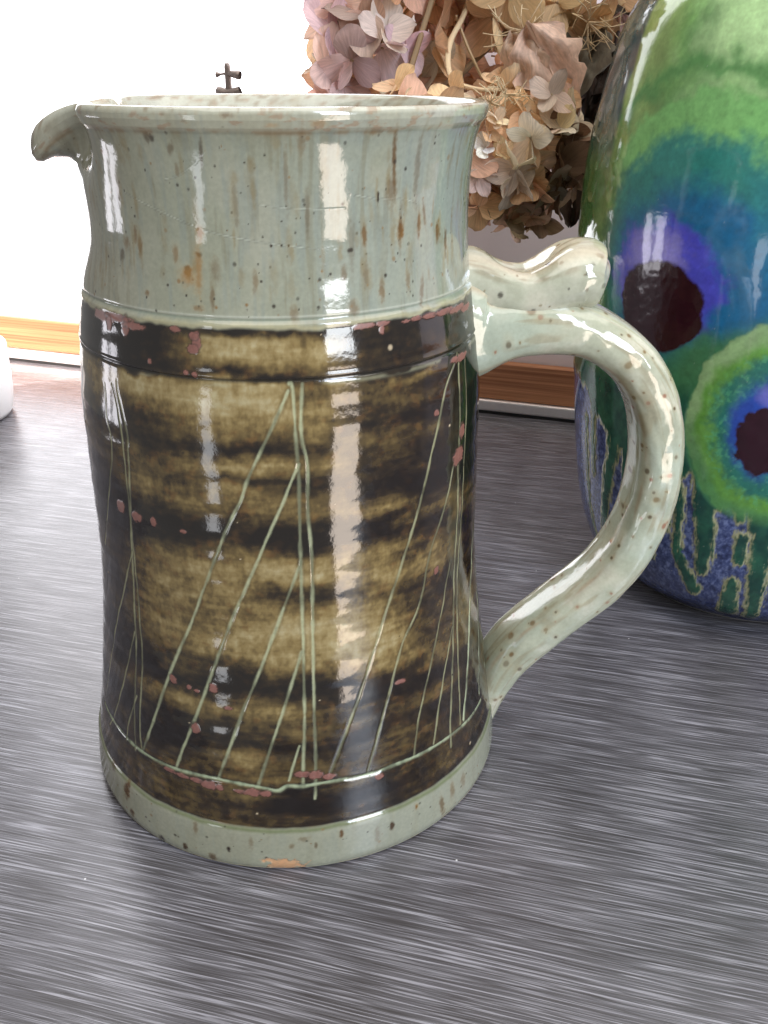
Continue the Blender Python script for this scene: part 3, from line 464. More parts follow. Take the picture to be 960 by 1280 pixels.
# full colour field (rim and inside take the celadon with brown specks)
COLF = np.empty((nT, nP, 3)); ROU = np.full((nT, nP), .09)
COLF[:, so] = col; ROU[:, so] = rough
oth = np.ones(nP, bool); oth[so] = False
Ao = TH[:, oth]*58; Zi = ZZ[:, oth]*1000
ci = ramp(fbm(Ao/10, Zi/9+RR[:, oth]*300, 61, 4), [.3, .7], [(.34, .35, .28), (.43, .44, .37)])
sp = fbm(Ao/2.6, Zi/3+RR[:, oth]*700, 62, 4); ci = mix(ci, (.14, .085, .035), np.clip((sp-.60)*9, 0, .85))
sp = fbm(Ao/5, Zi/30, 63, 3); ci = mix(ci, (.27, .21, .11), np.clip((sp-.58)*4, 0, .5))
ci[:, :nU] = (.42, .30, .19)
J0 = np.arange(nP)[None]+0*TH; COLF[:, oth] = ci; ROU[:, :nU] = .6
edge_b = np.exp(-((ZZ*1000-214.6)/.7)**2)*sst(.45, .62, fbm(TH*58/5, ZZ*200, 66, 3))*(J0 < nU+nO); COLF = mix(COLF, (.20, .12, .05), edge_b*.6)
lipm = sst(214.2, 215.4, ZZ*1000)*(np.arange(nP) >= nU)[None]          # paler glaze where the lip is thin
spk = fbm(TH*58/3.2, ZZ*1000/1.6+RR*500, 64, 4); COLF = mix(COLF, (.20, .105, .05), np.clip((spk-.62)*10, 0, .8)*lipm)
COLF = mix(COLF, (.48, .45, .34), lipm*.30*(np.arange(nP) < nU+nO+nC)[None])

# --- pulled spout: the rim is pinched in on both sides and the lip between is drawn out and rolled over
TS = R(181)
dT = np.abs(TH-TS)
g = np.exp(-(dT/.235)**3.0)
J = np.arange(nP)[None] + 0*TH
ow = (J >= nU) & (J < nU+nO); rowc = J-(nU+nO); cm = rowc >= 0
outer_f = np.where(ow, 1.0, np.where(rowc < 30, 1.0, 0))
sp_ = fbm(TH*62/3.0, ZZ*1000/2.2+RR*400, 67, 4); COLF = mix(COLF, (.13, .085, .045), np.clip((sp_-.50)*5, 0, .75)*np.exp(-(dT/.22)**2)*sst(204, 210, ZZ*1000)*(J < nU+nO+nC))
RB = RR - .0030*np.exp(-(dT/.62)**2)*sst(.172, .186, ZZ)*np.where(ow | (rowc < 45), 1, 0)
RB = RB - .0068*np.exp(-((dT-.40)/.17)**2)*sst(.198, .216, ZZ)*outer_f
# target section on the spout's centre line, row by row
so_z = [0, .166, .1815, .19, .1977, .2040, .2065, .2095, .2125, .2150, .2172, .2184, .2190]
so_r = [0, .0592, .0549, .0537, .0540, .0553, .0575, .0612, .0642, .0661, .0671, .0671, .067]
so_h = [0, .166, .1815, .19, .1977, .2042, .2052, .2050, .2038, .2040, .2058, .2080, .2085]
tr_ = np.where(ZZ < .166, RR, np.interp(ZZ, so_z, so_r)); tz_ = np.where(ZZ < .166, ZZ, np.interp(ZZ, so_z, so_h))
ck = np.arange(-1, 40); cr_ = np.interp(ck, [-1, 0, 1, 2, 3, 4, 5, 6, 7, 9, 12, 16, 22, 30], [.0671, .0666, .0655, .0638, .0616, .0592, .0568, .0545, .0525, .0508, .0498, .0494, .0505, .0520]); 
cz_ = np.interp(ck, [-1, 0, 1, 2, 3, 4, 5, 6, 7, 9, 12, 16, 22, 30], [.2080, .2105, .2126, .2142, .2153, .2160, .2162, .2160, .2154, .2138, .2110, .2070, .1990, .1880])
ri = np.clip(rowc, -1, 39).astype(int)
use = cm & (rowc < 30)
tr_ = np.where(use, cr_[ri+1], np.where(cm, RB, tr_)); tz_ = np.where(use, cz_[ri+1], np.where(cm, ZZ, tz_))
gg = np.where(ow | cm, g, 0)
RR2 = RB*(1-gg)+tr_*gg; ZZ2 = ZZ*(1-gg)+tz_*gg
X = RR2*np.cos(TH); Y = RR2*np.sin(TH)
VV = np.stack([X, Y, ZZ2], -1).reshape(-1, 3)
FF = grid_faces(nT, nP, wrap=True)
fi = FF.reshape(nT, nP-1, 4)
spf = (g[:, :-1] > .10) & (ZZ[:, :-1] > .2035) & (J[:, :-1] >= nU) & (J[:, :-1] < nU+nO+nC+9)
GLAZE = glaze_mat('jug_glaze')
jug = empty('jug'); tag(jug, 'glossy stoneware jug with celadon neck, banded brown body and scratched lines', 'jug')
def sub(name, mask, parent):
    F = fi[mask]; idx, inv = np.unique(F, return_inverse=True); F = inv.reshape(-1, 4)
    me = mesh_np(name, VV[idx], F); set_attr(me, 'Col', COLF.reshape(-1, 3)[idx]); set_attr(me, 'Rough', ROU.reshape(-1)[idx])
    return link(name, me, GLAZE, parent)
sub('body', ~spf, jug); sub('spout', spf, jug)

# --- handle: a pulled strap
PH = R(-4); er = np.array([math.cos(PH), math.sin(PH), 0]); et = np.array([-math.sin(PH), math.cos(PH), 0]); ez = np.array([0, 0, 1.])
def strap(name, ctrl, n, m, expo, attr_fn, parent, cap=False):
    """ctrl rows: r, z, half thickness in the plane, half width across"""
    P = catmull(np.array(ctrl, float), n); P = np.stack([np.convolve(np.pad(P[:, q], n//20, mode='reflect', reflect_type='odd'), np.hanning(2*(n//20)+1)/np.hanning(2*(n//20)+1).sum(), 'valid') for q in range(4)], -1); P[:, 2:] = np.maximum(P[:, 2:], .0003); T = np.gradient(P[:, :2], axis=0); T /= np.linalg.norm(T, axis=1)[:, None]; Nn = np.stack([-T[:, 1], T[:, 0]], -1)
    ph = np.linspace(0, 2*np.pi, m, endpoint=False); c, s = np.cos(ph), np.sin(ph)
    cx = np.sign(c)*np.abs(c)**(2/expo); sx = np.sign(s)*np.abs(s)**(2/expo)
    arc = np.concatenate([[0], np.cumsum(np.linalg.norm(np.diff(P[:, :2], axis=0), axis=1))])
    U = np.broadcast_to(arc[:, None]*1000, (n, m)); Wd = np.broadcast_to(ph[None]*8, (n, m))
    h = 1+.10*(fbm(U/14, np.broadcast_to(np.cos(ph)[None], (n, m))*1.6+3, 77, 3)-.5)+.02*(fbm(U/7, np.broadcast_to(np.sin(ph)[None], (n, m))*2+9, 78, 3)-.5)
    hi = (P[:, 2:3]*cx[None]+attr_fn('fl', U, ph))*h; la = P[:, 3:4]*sx[None]*h*attr_fn('wd', U, ph)
    rz = P[:, None, :2]+Nn[:, None]*hi[..., None]
    V = rz[..., :1]*er+rz[..., 1:]*ez+la[..., None]*et
    me = mesh_np(name, V.reshape(-1, 3), np.concatenate([grid_faces(n, m+0)[:0], wrapv(n, m)]))
    set_attr(me, 'Col', attr_fn('col', U, ph).reshape(-1, 3)); set_attr(me, 'Rough', np.full(n*m, .085))
    return link(name, me, GLAZE, parent)
def wrapv(n, m):
    i = np.arange(n-1); j = np.arange(m); I, Jm = np.meshgrid(i, j, indexing='ij'); J2 = (Jm+1) % m
    return np.stack([I*m+Jm, I*m+J2, (I+1)*m+J2, (I+1)*m+Jm], -1).reshape(-1, 4)
def handle_col(mode, U, ph):
    if mode == 'wd': return 1.0
    s = np.sin(ph)[None]+0*U; c = np.cos(ph)[None]+0*U
    if mode == 'fl': return -.0003*np.exp(-(s/.45)**2)*np.sign(c)*sst(6, 20, U)
    cx = np.cos(ph)[None]*9+0*U; sy = np.sin(ph)[None]*12+0*U
    b = ramp(fbm(U/9, cx/6+sy/5+20, 81, 4), [.3, .5, .7], [(.36, .375, .275), (.425, .435, .325), (.49, .475, .365)])
    b = mix(b, (.37, .43, .345), .6*sst(.45, .7, fbm(U/22, sy/8+7, 82, 3)))
    edge = np.exp(-((np.abs(c)-.72)/.10)**2)*np.exp(-((np.abs(s)-.70)/.12)**2)
    b = mix(b, (.36, .25, .15), edge*.55*sst(.42, .62, fbm(U/12, sy+cx, 83, 3)))
    st = fbm(U/16, sy/1.6+cx/1.6+40, 84, 3); b = mix(b, (.27, .225, .13), np.clip((st-.58)*4, 0, .5))
    rs = np.random.default_rng(21)
    for q in range(260):
        u0 = rs.uniform(5, U.max()); p0 = rs.uniform(0, 2*np.pi); rr_ = abs(rs.normal(0, .5))+.28
        d = np.hypot(U-u0, (np.angle(np.exp(1j*(ph-p0)))*10)[None]); kc = [(.03, .02, .013), (.13, .075, .032), (.27, .105, .07), (.17, .115, .05), (.05, .032, .018)][rs.integers(0, 5)]
        b = mix(b, kc, sst(rr_*1.25, rr_*.55, d)*rs.uniform(.6, 1)); b = mix(b, (.36, .28, .15), sst(rr_*3, rr_, d)*.22)
    return b
HC = [(.050, .1570, .0180, .0160), (.0590, .1545, .0172, .0150), (.0625, .1540, .0146, .0140), (.0675, .1545, .0112, .0142), (.0740, .1558, .0102, .0142), (.0840, .1562, .0098, .0140), (.0965, .1536, .0086, .0131), (.1080, .1470, .0083, .0125), (.1178, .1358, .0084, .0124),
      (.1232, .1222, .0084, .0124), (.1250, .1075, .0083, .0124), (.1236, .0905, .0082, .0123), (.1172, .0712, .0082, .0123), (.1045, .0562, .0082, .0123), (.0905, .0440, .0082, .0124), (.0795, .0325, .0080, .0126), (.0735, .0215, .0072, .0128), (.0708, .0120, .0054, .0126), (.0700, .0040, .0034, .0112), (.0690, .0005, .0010, .0080)]
strap('handle', HC, 900, 160, 2.7, handle_col, jug)
def rest_col(mode, U, ph):
    if mode == 'wd': return 1+.06*np.clip(-np.cos(ph)[None]+.2, 0, 1)*sst(34, 20, U)
    s = np.sin(ph)[None]+0*U; c = np.cos(ph)[None]+0*U
    if mode == 'fl': return -.0042*np.exp(-(s/.50)**2)*(c > 0)*sst(8, 18, U)*sst(46, 34, U)
    b = ramp(fbm(U/7, s*2+c+20, 91, 4), [.3, .5, .7], [(.36, .37, .275), (.425, .43, .33), (.49, .475, .37)])
    st = fbm(U/13, s*5+c*2+40, 92, 4); b = mix(b, (.20, .155, .085), np.clip((st-.54)*4.5, 0, .62)*sst(.1, .5, c))
    b = mix(b, (.36, .25, .14), .45*np.exp(-((c-.75)/.18)**2))
    rs = np.random.default_rng(23)
    for q in range(60):
        u0 = rs.uniform(8, 55); p0 = rs.uniform(0, 2*np.pi); rr_ = abs(rs.normal(0, .4))+.25
        d = np.hypot(U-u0, (np.angle(np.exp(1j*(ph-p0)))*11)[None]); b = mix(b, [(.03, .02, .013), (.13, .075, .032), (.17, .115, .05)][rs.integers(0, 3)], sst(rr_*1.25, rr_*.55, d)*rs.uniform(.5, .95))
    return b
TR = [(.0500, .1700, .0100, .0110), (.0590, .1692, .0098, .0112), (.0650, .1676, .0098, .0116), (.0710, .1660, .0096, .0124), (.0770, .1660, .0096, .0130), (.0830, .1682, .0100, .0136), (.0885, .1704, .0110, .0140), (.0930, .1708, .0112, .0138), (.0965, .1696, .0100, .0126), (.0990, .1692, .0072, .0092), (.1003, .1688, .0032, .0044), (.1006, .1688, .0003, .0004)]
strap('thumb_rest', TR, 320, 140, 2.2, rest_col, jug)

# ------------------------------------------------------------------ the big glazed vase at the right
VC = (.2255, .102)
VPROF = np.array([(0.0, .0555), (.0015, .0578), (.004, .0605), (.008, .0665), (.0153, .0752), (.0275, .080), (.0399, .0834), (.055, .0859), (.0698, .0878), (.0801, .0889), (.1072, .0916), (.13, .0933), (.1436, .0939), (.1614, .0948), (.178, .0946), (.1929, .0940), (.2064, .0923), (.2190, .0899), (.2390, .0856), (.2470, .0828), (.2533, .0794), (.2590, .0750), (.2640, .0680), (.2680, .0585), (.2700, .0500)])
zo = np.linspace(0, .2700, 520); ro = np.interp(zo, VPROF[:, 0], VPROF[:, 1]); ro[7:-7] = np.convolve(ro, np.ones(15)/15, 'valid')
neck = [(.0485, .2712), (.0470, .275), (.0465, .283), (.048, .292), (.052, .298), (.0535, .3005), (.0525, .302), (.050, .3005), (.0455, .292), (.044, .28), (.046, .272), (.060, .262), (.076, .250), (.088, .19), (.084, .09), (.072, .02), (.05, .010), (.0005, .010)]
prof = np.concatenate([[(.0005, .003), (.048, .003), (.0535, 0)], np.stack([ro, zo], -1), np.array(neck)])
nU, nO = 3, 520
th = np.concatenate([np.linspace(R(-90), R(178), 90, endpoint=False), np.linspace(R(178), R(270), 430, endpoint=False)])
nT, nP = len(th), len(prof)
TH = np.broadcast_to(th[:, None], (nT, nP)).copy(); RR = np.broadcast_to(prof[None, :, 0], (nT, nP)).copy(); ZZ = np.broadcast_to(prof[None, :, 1], (nT, nP)).copy()
so = slice(nU, nU+nO)
Td = np.degrees(TH[:, so]); Zo = ZZ[:, so]*1000; K = 1.62
w1 = (fbm(Td/5, Zo/8, 901, 4)-.5); w2 = (fbm(Td/1.6, Zo/2.6, 902, 4)-.5); w3 = fbm(Td/.8, Zo/1.3, 903, 3)-.5
U = Td*K
# the same peacock-feather eye repeats round the pot; the frame sees two of them
def eye(u, v, cu, cv, ru, rv, jit=1.0):
    return np.sqrt(((u-cu)/ru)**2+((v-cv)/rv)**2)
gsoft = ramp(fbm(Td/9, Zo/16, 904, 4), [.25, .45, .6, .78], [(.045, .135, .035), (.085, .22, .055), (.15, .32, .085), (.22, .40, .14)])
v = gsoft
# pale green at the shoulder, darker stripe below it
v = mix(v, (.45, .66, .31), sst(200, 240, Zo+w1*16)*sst(198, 222, Td+w1*14)*.92)
v = mix(v, (.30, .36, .125), sst(196, 208, Zo+w1*20)*sst(206, 196, Td)*.55)
d = eye(U, Zo, 216*K, 166, 60, 66); v = mix(v, (.075, .215, .060), np.exp(-((d+w1*.18-.97)/.065)**2)*.9)
d = eye(U, Zo, 216*K, 164, 52, 58); v = mix(v, (.17, .40, .125), sst(1.03, .96, d+w1*.2)*.9)
d = eye(U, Zo, 216*K, 160, 45, 50); teal = sst(1.05, .87, d+w1*.2+w2*.10); v = mix(v, (.016, .175, .170), teal*.9)
d = eye(U, Zo, 217*K, 158, 40, 36); v = mix(v, (.010, .115, .27), sst(1.1, .70, d+w1*.3+w2*.1)*.92)
v = mix(v, (.015, .165, .24), sst(226, 238, Td+w1*8)*sst(150, 172, Zo)*sst(204, 190, Zo)*.55)
v = mix(v, (.012, .035, .09), sst(188.5, 186, Td+w1*2)*sst(186, 200, Zo)*.8); v = mix(v, (.055, .115, .035), sst(198, 188, Td+w1*9)*sst(112, 140, Zo)*sst(215, 190, Zo)*.75)
d = eye(U, Zo, 211.5*K, 155, 24, 22.5); v = mix(v, (.075, .07, .50), sst(1.15, .80, d+w1*.5+w2*.25)*.95)
d = eye(U, Zo, 208*K, 164, 15, 12); v = mix(v, (.33, .29, .68), sst(1.2, .45, d+w2*.6)*.75)  # lavender patch brightened: a window reflection painted into the glaze colour
core1 = sst(1.06, .96, eye(U, Zo, 210.9*K, 145.6, 18.5, 17.2)+w1*.16+w2*.12-.05*np.clip((145-Zo)/18, 0, 1)); v = mix(v, (.026, .0055, .0095), core1)
# under the first eye and round the second one
v = mix(v, (.045, .155, .070), sst(139, 128, Zo+w1*10-(Td-215)*.45)*sst(206, 222, Td)*(1-core1))
d2 = eye(U, Zo, 242.5*K, 104, 33, 41); band = sst(1.04, .99, d2+w1*.16+w2*.06)
v = mix(v, (.045, .16, .062), (1-band)*sst(132, 116, Zo+(Td-215)*-.3)*sst(186, 196, Td)*(1-core1)*.6)
v = mix(v, (.25, .385, .17), band*sst(72, 112, Zo+w1*14)*.95+band*.0); v = mix(v, (.085, .235, .075), band*sst(112, 72, Zo+w1*14)*sst(54, 66, Zo))
v = mix(v, (.115, .29, .050), sst(.93, .80, d2+w1*.2)*band*sst(60, 72, Zo))
v = mix(v, (.022, .15, .125), sst(.80, .62, d2+w1*.2+w2*.14)*.95)
sp2 = np.clip((fbm(Td/1.1, Zo/1.8, 905, 3)-.56)*6, 0, 1)*sst(.85, .7, d2)*sst(.3, .5, d2); v = mix(v, (.09, .34, .17), sp2*.6)
d3 = eye(U, Zo, 240.5*K, 104, 15.5, 21); v = mix(v, (.022, .06, .36), sst(1.12, .72, d3+w1*.3+w2*.2)*.95)
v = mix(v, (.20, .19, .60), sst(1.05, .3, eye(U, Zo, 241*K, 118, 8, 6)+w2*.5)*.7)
core2 = sst(1.08, .94, eye(U, Zo, 240.6*K, 99.5, 10.6, 14)+w1*.25+w2*.35); v = mix(v, (.026, .0055, .012), core2)
# the foot: blue-lavender ground with dark green runs edged in buff
DRIPS = ((222.2,72.4,222.8,40.9,1.8,1.8),(222.8,40.9,228.5,23.6,1.8,3.3),(227.6,92.9,230.8,45.0,5.1,3.3),(230.8,45.0,230.7,35.6,3.3,2.4),(240.0,56.1,240.3,44.8,2.2,2.4),(239.7,32.4,239.8,13.8,2.1,4.2),
 (244.7,69.7,247.6,10.9,4.2,2.7),(191.7,126.0,194.7,100.8,6.6,3.0),(199.9,86.8,191.9,24.4,3.3,2.4),(183.4,85.3,185.4,15.3,1.2,1.2),(236.6,85.5,238.7,64.1,4.8,1.5),(243.0,87.3,244.0,61.9,6.6,3.6),(232.2,80.4,229.4,64.3,9.0,3.0),(211.2,70.4,213.9,35.4,3.6,2.4),
 (205.0, 96, 205.5, 44, 4.5, 2.2), (216.5, 90, 218.5, 52, 5.5, 2.6), (188, 116, 188.6, 60, 2.6, 1.3), (254, 84, 255, 34, 4, 3), (262, 84, 262, 46, 5, 2), (196.5, 116, 197.2, 70, 2.0, 1.6))
sd = np.full(U.shape, 1e9)
for a0, z0, a1, z1, ra, rb in DRIPS:
    dx, dz = (a1-a0)*K, z1-z0; px_, pz_ = U-a0*K, Zo-z0; t = np.clip((px_*dx+pz_*dz)/(dx*dx+dz*dz), 0, 1)
    sd = np.minimum(sd, np.hypot(px_-t*dx, pz_-t*dz)-1.2*(ra+(rb-ra)*t))
edge_line = 82-10*np.exp(-((Td-214)/11)**2)+(fbm(Td/4, Zo*0, 906, 3)-.5)*12+np.clip(200-Td, 0, 20)*.9
sd = np.minimum(sd, (edge_line-Zo)*.8)
w4 = fbm(Td/.55, Zo/4.5, 914, 3)-.5; sd = sd+w2*2.0+w3*1.2+w4*3.4+w1*.8
low = sst(122, 106, Zo)*(1-sst(1.06, 1.0, d2)*sst(60, 70, Zo))
blue = ramp(fbm(Td/1.3, Zo/2.6, 907, 4)*.6+fbm(Td/.55, Zo/.9, 908, 2)*.4, [.3, .5, .7], [(.018, .028, .085), (.050, .070, .180), (.145, .180, .335)])
blue = mix(blue, (.012, .020, .085), sst(34, 12, Zo)*.55)
green = ramp(fbm(Td/3, Zo/7, 909, 3), [.3, .7], [(.008, .052, .040), (.022, .105, .062)])
lowc = blue*(sst(-.15, .35, sd))[..., None]+green*(1-sst(-.15, .35, sd))[..., None]
buff = np.exp(-((sd-.15)/.75)**2)*sst(.22, .5, fbm(Td/3, Zo/6, 910, 3)+.08)
lowc = mix(lowc, (.37, .355, .185), buff*.85)
v = v*(1-low[..., None])+lowc*low[..., None]
v = v*(1+w2*.45)[..., None]*(1+w3*.22)[..., None]
fe = sst(3.0, 1.6, Zo+w1*1.2); v = mix(v, (.40, .37, .30), fe*.85)
pin = np.clip((fbm(Td/.5, Zo/.8, 911, 2)-.90)*14, 0, 1)*(1-core1)*(1-core2); v = mix(v, (.5, .55, .45), pin*.4)
COLF = np.empty((nT, nP, 3)); ROU = np.full((nT, nP), .07)
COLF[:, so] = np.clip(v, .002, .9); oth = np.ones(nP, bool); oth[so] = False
COLF[:, oth] = (.05, .085, .085); COLF[:, :nU] = (.42, .38, .31); ROU[:, :nU] = .6
ROU[:, so] = np.where(core1 > .5, .12, .07)+fe*.4
RR[:, so] += .0003*(fbm(Td/12, Zo/22, 912, 3)-.5)-.00018*np.clip(sd, -1, 1)*low+.00010*core1*(w2*1.1)
VASE = glaze_mat('vase_glaze', 1.62, 0.10, 260.0)
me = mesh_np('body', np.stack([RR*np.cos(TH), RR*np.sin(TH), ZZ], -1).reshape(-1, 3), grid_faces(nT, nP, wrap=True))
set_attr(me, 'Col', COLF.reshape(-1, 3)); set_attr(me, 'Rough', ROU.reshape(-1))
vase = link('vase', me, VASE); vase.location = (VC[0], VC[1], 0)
tag(vase, 'large glossy green and blue vase with dark peacock-feather eyes and drips', 'vase')

# ------------------------------------------------------------------ dried hydrangeas behind the jug
m, N, Lk, P = new_mat('dried_petal')
oi = node(N, 'ShaderNodeObjectInfo'); uv = node(N, 'ShaderNodeAttribute', attribute_name='PUV'); sx = node(N, 'ShaderNodeSeparateXYZ'); Lk.new(uv.outputs['Vector'], sx.inputs[0])
# veins fan from the base of the petal: angle = v / (u + small)
ad = node(N, 'ShaderNodeMath', operation='ADD'); ad.inputs[1].default_value = 0.25; Lk.new(sx.outputs['X'], ad.inputs[0])
dv = node(N, 'ShaderNodeMath', operation='DIVIDE'); Lk.new(sx.outputs['Y'], dv.inputs[0]); Lk.new(ad.outputs[0], dv.inputs[1])
cb = node(N, 'ShaderNodeCombineXYZ'); Lk.new(dv.outputs[0], cb.inputs['X']); Lk.new(oi.outputs['Random'], cb.inputs['Z'])
s2 = node(N, 'ShaderNodeMath', operation='MULTIPLY'); s2.inputs[1].default_value = 0.12; Lk.new(sx.outputs['X'], s2.inputs[0]); Lk.new(s2.outputs[0], cb.inputs['Y'])
vn = node(N, 'ShaderNodeTexNoise', Scale=16.0, Detail=4.0); Lk.new(cb.outputs[0], vn.inputs['Vector'])
tc = node(N, 'ShaderNodeTexCoord'); bl = node(N, 'ShaderNodeTexNoise', Scale=260.0, Detail=4.0); Lk.new(tc.outputs['Object'], bl.inputs['Vector'])
mr = node(N, 'ShaderNodeMapRange'); mr.inputs['From Min'].default_value = .3; mr.inputs['From Max'].default_value = .7; mr.inputs['To Min'].default_value = 0.80; mr.inputs['To Max'].default_value = 1.12; Lk.new(vn.outputs['Fac'], mr.inputs['Value'])
mr2 = node(N, 'ShaderNodeMapRange'); mr2.inputs['From Min'].default_value = .3; mr2.inputs['From Max'].default_value = .75; mr2.inputs['To Min'].default_value = 1.10; mr2.inputs['To Max'].default_value = 0.72; Lk.new(bl.outputs['Fac'], mr2.inputs['Value'])
mm0 = node(N, 'ShaderNodeMath', operation='MULTIPLY'); Lk.new(mr.outputs['Result'], mm0.inputs[0]); Lk.new(mr2.outputs['Result'], mm0.inputs[1])
te = node(N, 'ShaderNodeMapRange'); te.inputs['From Min'].default_value = .80; te.inputs['From Max'].default_value = 1.0; te.inputs['To Min'].default_value = 1.0; te.inputs['To Max'].default_value = .68; Lk.new(sx.outputs['X'], te.inputs['Value'])
mm = node(N, 'ShaderNodeMath', operation='MULTIPLY'); Lk.new(mm0.outputs[0], mm.inputs[0]); Lk.new(te.outputs['Result'], mm.inputs[1])
vs = node(N, 'ShaderNodeVectorMath', operation='SCALE'); Lk.new(oi.outputs['Color'], vs.inputs[0]); Lk.new(mm.outputs[0], vs.inputs['Scale'])
Lk.new(vs.outputs['Vector'], P.inputs['Base Color']); P.inputs['Roughness'].default_value = 0.65
bp = node(N, 'ShaderNodeBump', Strength=0.5, Distance=0.0006); Lk.new(vn.outputs['Fac'], bp.inputs['Height']); Lk.new(bp.outputs['Normal'], P.inputs['Normal'])
tl = node(N, 'ShaderNodeBsdfTranslucent'); Lk.new(vs.outputs['Vector'], tl.inputs['Color']); Lk.new(bp.outputs['Normal'], tl.inputs['Normal'])
mxs = node(N, 'ShaderNodeMixShader'); mxs.inputs[0].default_value = 0.28; Lk.new(P.outputs[0], mxs.inputs[1]); Lk.new(tl.outputs[0], mxs.inputs[2])
Lk.new(mxs.outputs[0], N['Material Output'].inputs['Surface'])
PETAL = m
m, N, Lk, P = new_mat('dried_stalk'); oi = node(N, 'ShaderNodeObjectInfo'); Lk.new(oi.outputs['Color'], P.inputs['Base Color']); P.inputs['Roughness'].default_value = .7
STALK = m

def petal_mesh(k):
    """one sepal along +x, base at the origin, cupped, waved and curled at the tip"""
    rs = np.random.default_rng(1000+k); nu, nv = 8, 5
    t = np.linspace(0, 1, nu)[:, None]; s = np.linspace(-1, 1, nv)[None]
    wmax = rs.uniform(.34, .48); w = wmax*np.sin(np.pi*np.clip(t, 0, 1)**rs.uniform(.75, .95))**.62+.02
    w[-1] = rs.uniform(.03, .10); x = t+0*s-.05*np.abs(s)**2*(t > .9); y = s*w
    cup = rs.uniform(-.3, .8); curl = rs.uniform(-.5, .5); tw = rs.uniform(-.35, .35)
    z = cup*y*y*1.6+curl*t**2*.6+.045*np.sin(t*rs.uniform(4, 9)+s*2.2+rs.uniform(0, 6))*np.abs(s)+tw*t*y*.8+.04*np.exp(-(s/.2)**2)*t*(1-t)*(-2)
    V = np.stack([x, y, z+0*x], -1).reshape(-1, 3)
    me = mesh_np('petal', V, grid_faces(nu, nv)); a = me.attributes.new('PUV', 'FLOAT_VECTOR', 'POINT')
    a.data.foreach_set('vector', np.stack([t+0*s, s*w*1.0, 0*x], -1).astype(np.float32).ravel()); me.materials.append(PETAL)
    return me
PM = [petal_mesh(k) for k in range(14)]
def centre_mesh(k):
    V, F = tube([(rng.normal()*.12, rng.normal()*.12, -1.0), (rng.normal()*.06, rng.normal()*.06, -.5), (0, 0, -.05), (0, 0, .03)], [.028, .024, .03, .06, .02], 6, 7)
    me = mesh_np('floret', V, F); me.materials.append(STALK); return me
CM = [centre_mesh(k) for k in range(4)]
def frame(n, spin):
    n = Vector(n).normalized(); q = n.to_track_quat('Z', 'Y').to_matrix(); return q @ Matrix.Rotation(spin, 3, 'Z')
def jitter(c, s=.12):
    f = 1+random.gauss(0, s); return (min(1, max(.01, c[0]*f*(1+random.gauss(0, .03)))), min(1, max(.01, c[1]*f)), min(1, max(.01, c[2]*f*(1+random.gauss(0, .05)))), 1)
def floret(head, org, pos, n, size, cols, np_=4, spread=None, stalk=None, length=1.0):
    Mx = frame(n, random.uniform(0, 6.28))
    c = bpy.data.objects.new('floret', random.choice(CM)); C.objects.link(c); c.parent = head
    base = Matrix.Translation(Vector(pos)-Vector(org)) @ Mx.to_4x4()
    cmx = base @ Matrix.Scale(size, 4); c.matrix_local = cmx; c.color = jitter(stalk or (.36, .24, .12)); inv = cmx.inverted()
    col = random.choice(cols)
    for k in range(np_):
        p = bpy.data.objects.new('petal', random.choice(PM)); C.objects.link(p); p.parent = c
        tilt = random.gauss(.15, .38) if spread is None else random.gauss(spread, .2)
        lo = base @ Matrix.Rotation(k*2*math.pi/np_+random.gauss(0, .16), 4, 'Z') @ Matrix.Rotation(-tilt, 4, 'Y') @ Matrix.Rotation(random.gauss(0, .45), 4, 'X') @ Matrix.Scale(size*random.uniform(.85, 1.15), 4)
        p.matrix_local = inv @ lo
        p.color = jitter(col, .13)
CAMV = Vector((0, -.286, .228))
def stem_obj(name, pts, rad, col, parent, org):
    V, F = tube([tuple(Vector(p)-Vector(org)) for p in pts], rad, 8); o = link(name, mesh_np(name, V, F), None, parent)
    o.data.materials.append(STALK); o.color = (*col, 1); return o
def head(org, rx, ry, rz, n, size, cols, label, seed, stem_pts, keep=-.25, stalk=(.36, .24, .12), length=1.5, colfn=None):
    random.seed(seed)
    h = empty('hydrangea_head', org); tag(h, label, 'dried flower', 'dried hydrangea heads')
    view = (CAMV-Vector(org)).normalized(); pts = []; tries = 0
    while len(pts) < n and tries < 6000:
        tries += 1
        d = Vector((random.gauss(0, 1), random.gauss(0, 1), random.gauss(0, 1))).normalized()
        if d.dot(view) < keep: continue
        if any((d-q).length < 1.75*math.sqrt(2.2/n) for q in pts) and tries < 4500: continue
        pts.append(d)
    for d in pts:
        f = random.uniform(.78, 1.08); pos = Vector(org)+Vector((d.x*rx, d.y*ry, d.z*rz))*f
        nn = Vector((d.x/rx, d.y/ry, d.z/rz)).normalized()+Vector((random.gauss(0, .28), random.gauss(0, .28), random.gauss(0, .28)))
        cs = cols if colfn is None else colfn(d)
        floret(h, org, pos, nn, size*random.uniform(.82, 1.15), cs, random.choice([4, 4, 4, 3, 5]), None, stalk, length)
    stem_obj('stem', stem_pts, [.0022, .0018, .0012], (.26, .17, .085), h, org)
    # twiggy umbel under the florets
    for k in range(10):
        d = random.choice(pts); e = Vector(org)+Vector((d.x*rx, d.y*ry, d.z*rz))*.95
        stem_obj('twig', [org, Vector(org)*.5+e*.5+Vector((random.gauss(0, .004), random.gauss(0, .004), random.gauss(0, .004))), e], [.0011, .0006], (.40, .27, .13), h, org)
    return h
PINK = [(.92, .57, .42), (.95, .65, .47), (.90, .58, .46), (.94, .68, .46)]
TAN = [(.93, .63, .37), (.95, .70, .45), (.84, .53, .30), (.96, .76, .54)]
DUSK = [(.68, .41, .28), (.76, .50, .34), (.68, .43, .36), (.82, .57, .38)]
GOLD = [(.80, .54, .28), (.86, .62, .37), (.70, .45, .24)]
